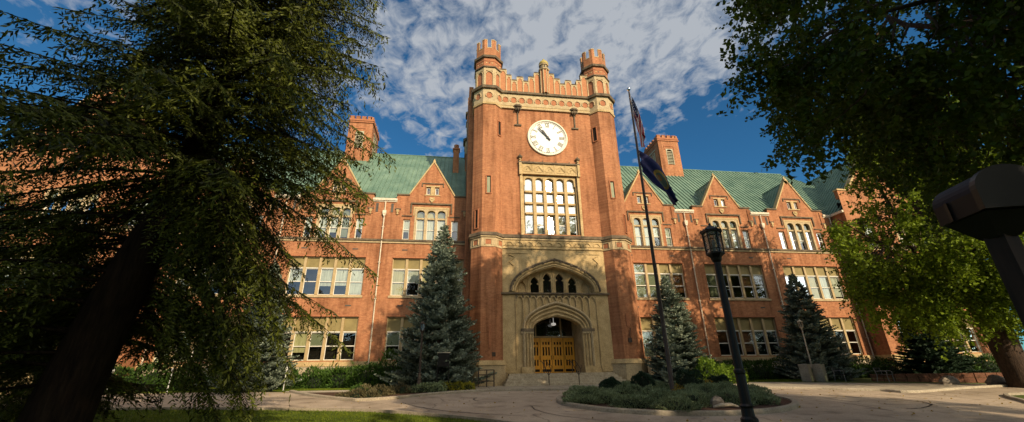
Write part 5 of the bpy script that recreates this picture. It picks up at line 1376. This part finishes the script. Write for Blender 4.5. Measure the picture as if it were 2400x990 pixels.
def flag_mesh(name, f, nu, nv, mat):
    vs, fs, uv = [], [], []
    for j in range(nv + 1):
        for i in range(nu + 1): vs.append(f(i / nu, j / nv)); uv.append((i / nu, j / nv))
    for j in range(nv):
        for i in range(nu): a = j * (nu + 1) + i; fs.append((a, a + 1, a + nu + 2, a + nu + 1))
    me = bpy.data.meshes.new(name); me.from_pydata(vs, [], fs); l = me.uv_layers.new(name='UVMap')
    for lp in me.loops: l.data[lp.index].uv = uv[lp.vertex_index]
    me.materials.append(MATS[mat]); me.polygons.foreach_set('use_smooth', [True] * len(me.polygons))
    o = bpy.data.objects.new(name, me); COL.objects.link(o)
    so = o.modifiers.new('thick', 'SOLIDIFY'); so.thickness = .012; so.offset = 0
    return o
# national flag: 13 stripes, starred canton
k = NT('flag_cloth'); uvn = k.node('ShaderNodeUVMap'); sp_ = k.node('ShaderNodeSeparateXYZ'); k.link(uvn.outputs[0], sp_.inputs[0])
m1 = k.node('ShaderNodeMath', _operation='MULTIPLY'); k.link(sp_.outputs['Y'], m1.inputs[0]); m1.inputs[1].default_value = 6.5
m2 = k.node('ShaderNodeMath', _operation='FRACT'); k.link(m1.outputs[0], m2.inputs[0]); m3 = k.node('ShaderNodeMath', _operation='LESS_THAN'); k.link(m2.outputs[0], m3.inputs[0]); m3.inputs[1].default_value = .5
col = k.mix(m3.outputs[0], (.72, .70, .66), (.42, .02, .03))
u_ = k.node('ShaderNodeMath', _operation='LESS_THAN'); k.link(sp_.outputs['X'], u_.inputs[0]); u_.inputs[1].default_value = .4
v_ = k.node('ShaderNodeMath', _operation='GREATER_THAN'); k.link(sp_.outputs['Y'], v_.inputs[0]); v_.inputs[1].default_value = 6 / 13
uv2 = k.node('ShaderNodeMath', _operation='MULTIPLY'); k.link(u_.outputs[0], uv2.inputs[0]); k.link(v_.outputs[0], uv2.inputs[1])
sc_ = k.node('ShaderNodeVectorMath', _operation='MULTIPLY'); k.link(uvn.outputs[0], sc_.inputs[0]); sc_.inputs[1].default_value = (13.75, 9.3, 1)
fr2 = k.node('ShaderNodeVectorMath', _operation='FRACTION'); k.link(sc_.outputs[0], fr2.inputs[0]); ds_ = k.node('ShaderNodeVectorMath', _operation='DISTANCE'); k.link(fr2.outputs[0], ds_.inputs[0]); ds_.inputs[1].default_value = (.5, .5, 0)
st_ = k.node('ShaderNodeMath', _operation='LESS_THAN'); k.link(ds_.outputs['Value'], st_.inputs[0]); st_.inputs[1].default_value = .26
cant = k.mix(st_.outputs[0], (.012, .016, .09), (.72, .70, .66))
k.link(k.mix(uv2.outputs[0], col, cant), k.bsdf.inputs['Base Color']); k.bsdf.inputs['Roughness'].default_value = .85; MATS['flag_cloth'] = k.m
def f1(u, v):   # hanging nearly limp: the fly has dropped down beside the pole
    top = 15.2; hoist = 1.35
    z = top - hoist * (1 - v) - u * 2.25
    x = .06 + .42 * (u ** .8) * (1 - .25 * (1 - v)) + .05 * sin(v * 9 + u * 4); y_ = .20 * sin(v * 11 + u * 5) * (.3 + u) 
    x += .18 * (v) * (1 - u) * u * 2
    return (FX + x, FY + y_, z)
o = flag_mesh('flag', f1, 40, 40, 'flag_cloth'); tag(o, 'red and white striped flag with a starred blue canton, hanging limp near the pole top', 'flag')
k = NT('blue_flag_cloth'); uvn = k.node('ShaderNodeUVMap')
def uvcircle(cx, cy, r, asp=1.3):
    s1 = k.node('ShaderNodeVectorMath', _operation='SUBTRACT'); k.link(uvn.outputs[0], s1.inputs[0]); s1.inputs[1].default_value = (cx, cy, 0)
    s2 = k.node('ShaderNodeVectorMath', _operation='MULTIPLY'); k.link(s1.outputs[0], s2.inputs[0]); s2.inputs[1].default_value = (asp, 1, 0)
    s3 = k.node('ShaderNodeVectorMath', _operation='LENGTH'); k.link(s2.outputs[0], s3.inputs[0]); s4 = k.node('ShaderNodeMath', _operation='LESS_THAN'); k.link(s3.outputs['Value'], s4.inputs[0]); s4.inputs[1].default_value = r; return s4.outputs[0]
c0 = k.mix(uvcircle(.5, .55, .27), (.018, .022, .10), (.50, .30, .05)); c0 = k.mix(uvcircle(.5, .55, .20), c0, (.16, .20, .14)); c0 = k.mix(uvcircle(.45, .58, .09), c0, (.42, .20, .07))
k.link(c0, k.bsdf.inputs['Base Color']); k.bsdf.inputs['Roughness'].default_value = .8; MATS['blue_flag_cloth'] = k.m
def f2(u, v):
    # hoist runs down the pole; the fly sags away to the right
    top = Vector((.08, 0, 11.5)); 
    hoist = Vector((.02, 0, -1.3)); fly = Vector((1.55, -.2, -2.85))
    p = top + hoist * (1 - v) * (1 - .62 * u) + fly * u + Vector((.40 * sin(pi * u) * v, 0, .15 * sin(pi * u) * v))
    p += Vector((.05 * sin(v * 12 + u * 3), .16 * sin(v * 10 + u * 6) * (.3 + u), .05 * sin(v * 8)))
    return (FX + p.x, FY + p.y, p.z)
o = flag_mesh('flag', f2, 40, 30, 'blue_flag_cloth'); tag(o, 'dark blue flag with a gold seal sagging away below the striped flag', 'flag')

# round-topped metal box on a timber post close to the viewer
t = empty('post_box', (3.54, 2.10, -1.6), 'dark round-topped metal box on a timber post at the right edge of the view', 'post box')
A = Vector((.30, .954, 0)); B = Vector((.954, -.30, 0)); o0 = Vector((0, 0, 2.52)); hw, hh, ln_ = .19, .13, .34
prof = [(-hw, 0), (-hw, hh)] + [(-hw * cos(pi * i / 16), hh + hw * .80 * sin(pi * i / 16)) for i in range(1, 16)] + [(hw, hh), (hw, 0)]
n_ = len(prof)
def ring_(s, k=1.0): return [tuple(o0 + A * s + B * a * k + Vector((0, 0, b * k))) for a, b in prof]
mb = MB(); vs = ring_(-ln_ / 2) + ring_(ln_ / 2)
mb.add(vs, [tuple(range(n_)), tuple(range(2 * n_ - 1, n_ - 1, -1))] + [((i + 1) % n_, i, n_ + i, n_ + (i + 1) % n_) for i in range(1, n_ - 2)]); mb.cur = 1
mb.add(vs, [(1, 0, n_, n_ + 1), (n_ - 1, n_ - 2, 2 * n_ - 2, 2 * n_ - 1), (0, n_ - 1, 2 * n_ - 1, n_)])
mb.build('shell', ['box_metal', 'box_brown'], t)
mb = MB(); vs = ring_(-ln_ / 2 - .03, 1.04) + ring_(-ln_ / 2 + .015, 1.04)
mb.add(vs, [tuple(range(n_)), tuple(range(2 * n_ - 1, n_ - 1, -1))] + [((i + 1) % n_, i, n_ + i, n_ + (i + 1) % n_) for i in range(n_)]); mb.build('door', 'sign_dark', t)
p = o0 + A * -.02 + Vector((0, 0, hh + hw * .8)); mb = MB(); mb.lathe(p.x, p.y, [(.02, -.005), (.024, .008), (.01, .014)], 8, p.z); mb.build('rivet', 'post_paint', t)
p0 = o0 + B * (-hw - .002); mb = MB(); q = []
for s_ in (-.012, .012):
    for z_ in (.0, hh): q += [tuple(p0 + A * (.05 + s_) + Vector((0, 0, z_))), tuple(p0 + A * (.05 + s_) - B * .012 + Vector((0, 0, z_)))]
mb.add(q, [(0, 1, 3, 2), (4, 6, 7, 5), (0, 4, 5, 1), (2, 3, 7, 6), (1, 5, 7, 3), (0, 2, 6, 4)]); mb.build('strap', 'sign_dark', t)
mb = MB(); q = [tuple(o0 + A * s_ + B * a + Vector((0, 0, -.004))) for s_ in (-.16, .16) for a in (-.17, .17)] + [tuple(o0 + A * s_ + B * a + Vector((-.02, 0, -.15))) for s_ in (-.06, .06) for a in (-.06, .06)]
mb.add(q, [(0, 1, 3, 2), (4, 6, 7, 5), (0, 4, 5, 1), (2, 3, 7, 6), (0, 2, 6, 4), (1, 5, 7, 3)]); mb.build('bracket', 'sign_dark', t)
mb = MB(); mb.box(-.055, .055, -.055, .055, -.1, 2.40); mb.build('post', 'post_wood', t, loc=(-.02, 0, 0))

# grass blades on the near lawn and the strip before the building
def in_poly(x, y_, poly):
    ins = np.zeros(len(x), bool); n_ = len(poly)
    for i in range(n_):
        x0, y0 = poly[i]; x1, y1 = poly[(i + 1) % n_]
        c_ = ((y0 > y_) != (y1 > y_)) & (x < (x1 - x0) * (y_ - y0) / (y1 - y0 + 1e-12) + x0); ins ^= c_
    return ins
n_ = 260000; X = rng.uniform(-20, 8, n_); Y = rng.uniform(8.5, 22, n_); roadp = near + fr_ + far_l
keep = ~in_poly(X, Y, [p[:2] for p in roadp]); X, Y = X[keep], Y[keep]
X2 = rng.uniform(-22, -2, 70000); Y2 = rng.uniform(27.7, 30.3, 70000); X3 = rng.uniform(18, 27, 30000); Y3 = rng.uniform(27.2, 30.5, 30000)
k2 = ~in_poly(X2, Y2, [p[:2] for p in roadp]); k3 = ~in_poly(X3, Y3, walk_r)
X = np.concatenate([X, X2[k2], X3[k3]]); Y = np.concatenate([Y, Y2[k2], Y3[k3]])
P = np.stack([X, Y, np.array([g(v) for v in Y]) - .005], 1); m = len(P)
o = rhombi('grass', P, rng.normal(size=(m, 3)) * .45 + np.array([0, 0, 1.]), rng.normal(size=(m, 3)), rng.uniform(.04, .085, m), .014, 'grass_blades'); tag(o, kind='stuff')
print('grass', m)

# a few dry leaves blown over the drive
n_ = 900; X = rng.uniform(-14, 26, n_); Y = rng.uniform(13, 27, n_); kk = in_poly(X, Y, [p[:2] for p in roadp]); X, Y = X[kk], Y[kk]; m = len(X)
D = rng.normal(size=(m, 3)) * np.array([1, 1, .12]); S = rng.normal(size=(m, 3)) * np.array([1, 1, .15])
o = rhombi('fallen_leaves', np.stack([X, Y, np.array([g(v) for v in Y]) + .02], 1), D, S, .09, .07, 'gold_leaves'); tag(o, kind='stuff')
# ------------------------------------------------------------------ sky, sun, camera
AZ, EL = radians(25), radians(25)
w = bpy.data.worlds.new('World'); sc.world = w; w.use_nodes = True; nt = w.node_tree; nt.nodes.clear()
N_ = lambda t_: nt.nodes.new(t_)
out = N_('ShaderNodeOutputWorld'); bg = N_('ShaderNodeBackground'); sky = N_('ShaderNodeTexSky'); sky.sky_type = 'NISHITA'; sky.sun_disc = False
sky.sun_elevation = EL; sky.sun_rotation = pi - AZ; sky.air_density = 1.0; sky.dust_density = .6; sky.ozone_density = 3.0; sky.altitude = 800
tc = N_('ShaderNodeTexCoord'); sep = N_('ShaderNodeSeparateXYZ'); nt.links.new(tc.outputs['Generated'], sep.inputs[0])
def math_(op, a, b=None, c=None):
    m_ = N_('ShaderNodeMath'); m_.operation = op
    for i, v in enumerate((a, b, c)):
        if v is None: continue
        if hasattr(v, 'links'): nt.links.new(v, m_.inputs[i])
        else: m_.inputs[i].default_value = v
    return m_.outputs[0]
zc = math_('MAXIMUM', sep.outputs['Z'], .02); zc = math_('ADD', zc, .12)
px_ = math_('DIVIDE', sep.outputs['X'], zc); py_ = math_('DIVIDE', sep.outputs['Y'], zc)
cmb = N_('ShaderNodeCombineXYZ'); nt.links.new(px_, cmb.inputs[0]); nt.links.new(py_, cmb.inputs[1])
def noise(scale, det, rough, off=(0, 0, 0), stretch=(1, 1, 1), dist=0.0, rot=0.0):
    mp = N_('ShaderNodeMapping'); mp.inputs['Location'].default_value = off; mp.inputs['Scale'].default_value = stretch; mp.inputs['Rotation'].default_value = (0, 0, rot); nt.links.new(cmb.outputs[0], mp.inputs['Vector'])
    n1 = N_('ShaderNodeTexNoise'); n1.inputs['Scale'].default_value = scale; n1.inputs['Detail'].default_value = det; n1.inputs['Roughness'].default_value = rough; n1.inputs['Distortion'].default_value = dist; nt.links.new(mp.outputs[0], n1.inputs['Vector']); return n1.outputs['Fac']
small = noise(16.0, 6, .6, (3, 1, 0), (1, .8, 1), .35, .6); big = noise(1.1, 3, .5, (7.3, 2.1, 0)); mid = noise(4.6, 4, .55, (1.2, 5, 0), (1, .5, 1), .3, .7)
# cover: thickest overhead towards the tower and in the upper left, clear low on the right
d_right = math_('MULTIPLY', math_('SUBTRACT', px_, .62), .6)
low = math_('MULTIPLY', math_('SUBTRACT', .60, sep.outputs['Z']), 1.9)
cov = math_('ADD', math_('MULTIPLY', big, .55), math_('MULTIPLY', mid, .45))
cov = math_('SUBTRACT', cov, math_('MAXIMUM', low, 0.0))
cov = math_('SUBTRACT', cov, math_('MAXIMUM', math_('MULTIPLY', d_right, 1.0), 0.0))
den = math_('ADD', math_('MULTIPLY', small, .95), math_('MULTIPLY', cov, .80))
rp = N_('ShaderNodeValToRGB'); nt.links.new(den, rp.inputs['Fac']); rp.color_ramp.elements[0].position = CL0; rp.color_ramp.elements[0].color = (0, 0, 0, 1); rp.color_ramp.elements[1].position = CL1; rp.color_ramp.elements[1].color = (1, 1, 1, 1)
hz = N_('ShaderNodeMixRGB'); nt.links.new(math_('MULTIPLY', rp.outputs['Color'], CLM), hz.inputs[0]); 
tint = N_('ShaderNodeMixRGB'); tint.blend_type = 'MULTIPLY'; tint.inputs[0].default_value = 1; nt.links.new(sky.outputs[0], tint.inputs[1]); tint.inputs[2].default_value = SKYT
nt.links.new(tint.outputs[0], hz.inputs[1]); hz.inputs[2].default_value = CLC
# bright hazy glow in the sky around the low sun
dt = N_('ShaderNodeVectorMath'); dt.operation = 'DOT_PRODUCT'; nt.links.new(tc.outputs['Generated'], dt.inputs[0]); dt.inputs[1].default_value = (sin(AZ) * cos(EL), -cos(AZ) * cos(EL), sin(EL))
gl_ = math_('POWER', math_('MAXIMUM', dt.outputs['Value'], 0.0), 5.0); gm = N_('ShaderNodeMixRGB'); gm.blend_type = 'ADD'; gm.inputs[0].default_value = 1
gc = N_('ShaderNodeMixRGB'); gc.blend_type = 'MULTIPLY'; gc.inputs[0].default_value = 1; nt.links.new(gl_, gc.inputs[1]); gc.inputs[2].default_value = GLOW
nt.links.new(hz.outputs[0], gm.inputs[1]); nt.links.new(gc.outputs[0], gm.inputs[2]); nt.links.new(gm.outputs[0], bg.inputs[0]); bg.inputs[1].default_value = SKYS
nt.links.new(bg.outputs[0], out.inputs[0])

sl = bpy.data.lights.new('sun', 'SUN'); sl.energy = SUNE; sl.angle = radians(.5); sl.color = (1, .80, .55)
so = bpy.data.objects.new('sun', sl); COL.objects.link(so)
S_ = Vector((sin(AZ) * cos(EL), -cos(AZ) * cos(EL), sin(EL))); so.rotation_euler = S_.to_track_quat('Z', 'Y').to_euler(); so.location = S_ * 60

f, pit, rol, yaw = 958.288155, .376528168, -.0162822403, .139679595
fw = Vector((sin(yaw) * cos(pit), cos(yaw) * cos(pit), sin(pit))); r0 = Vector((cos(yaw), -sin(yaw), 0)); u0 = r0.cross(fw)
r_ = r0 * cos(rol) + u0 * sin(rol); u_ = -r0 * sin(rol) + u0 * cos(rol)
cam = bpy.data.cameras.new('camera'); cam.sensor_width = 36; cam.lens = f / 2400 * 36; cam.clip_end = 2000; cam.clip_start = .05
co = bpy.data.objects.new('camera', cam); COL.objects.link(co)
M_ = Matrix((r_, u_, -fw)).transposed().to_4x4(); co.matrix_world = M_; sc.camera = co
sc.view_settings.view_transform = 'Standard'; sc.view_settings.look = 'None'; sc.view_settings.exposure = EXPO; sc.view_settings.gamma = 1
sc.view_settings.use_curve_mapping = False
sc.cycles.max_bounces = 8; sc.cycles.transparent_max_bounces = 8; sc.cycles.diffuse_bounces = 3; sc.cycles.glossy_bounces = 3
sc.cycles.sample_clamp_indirect = 6
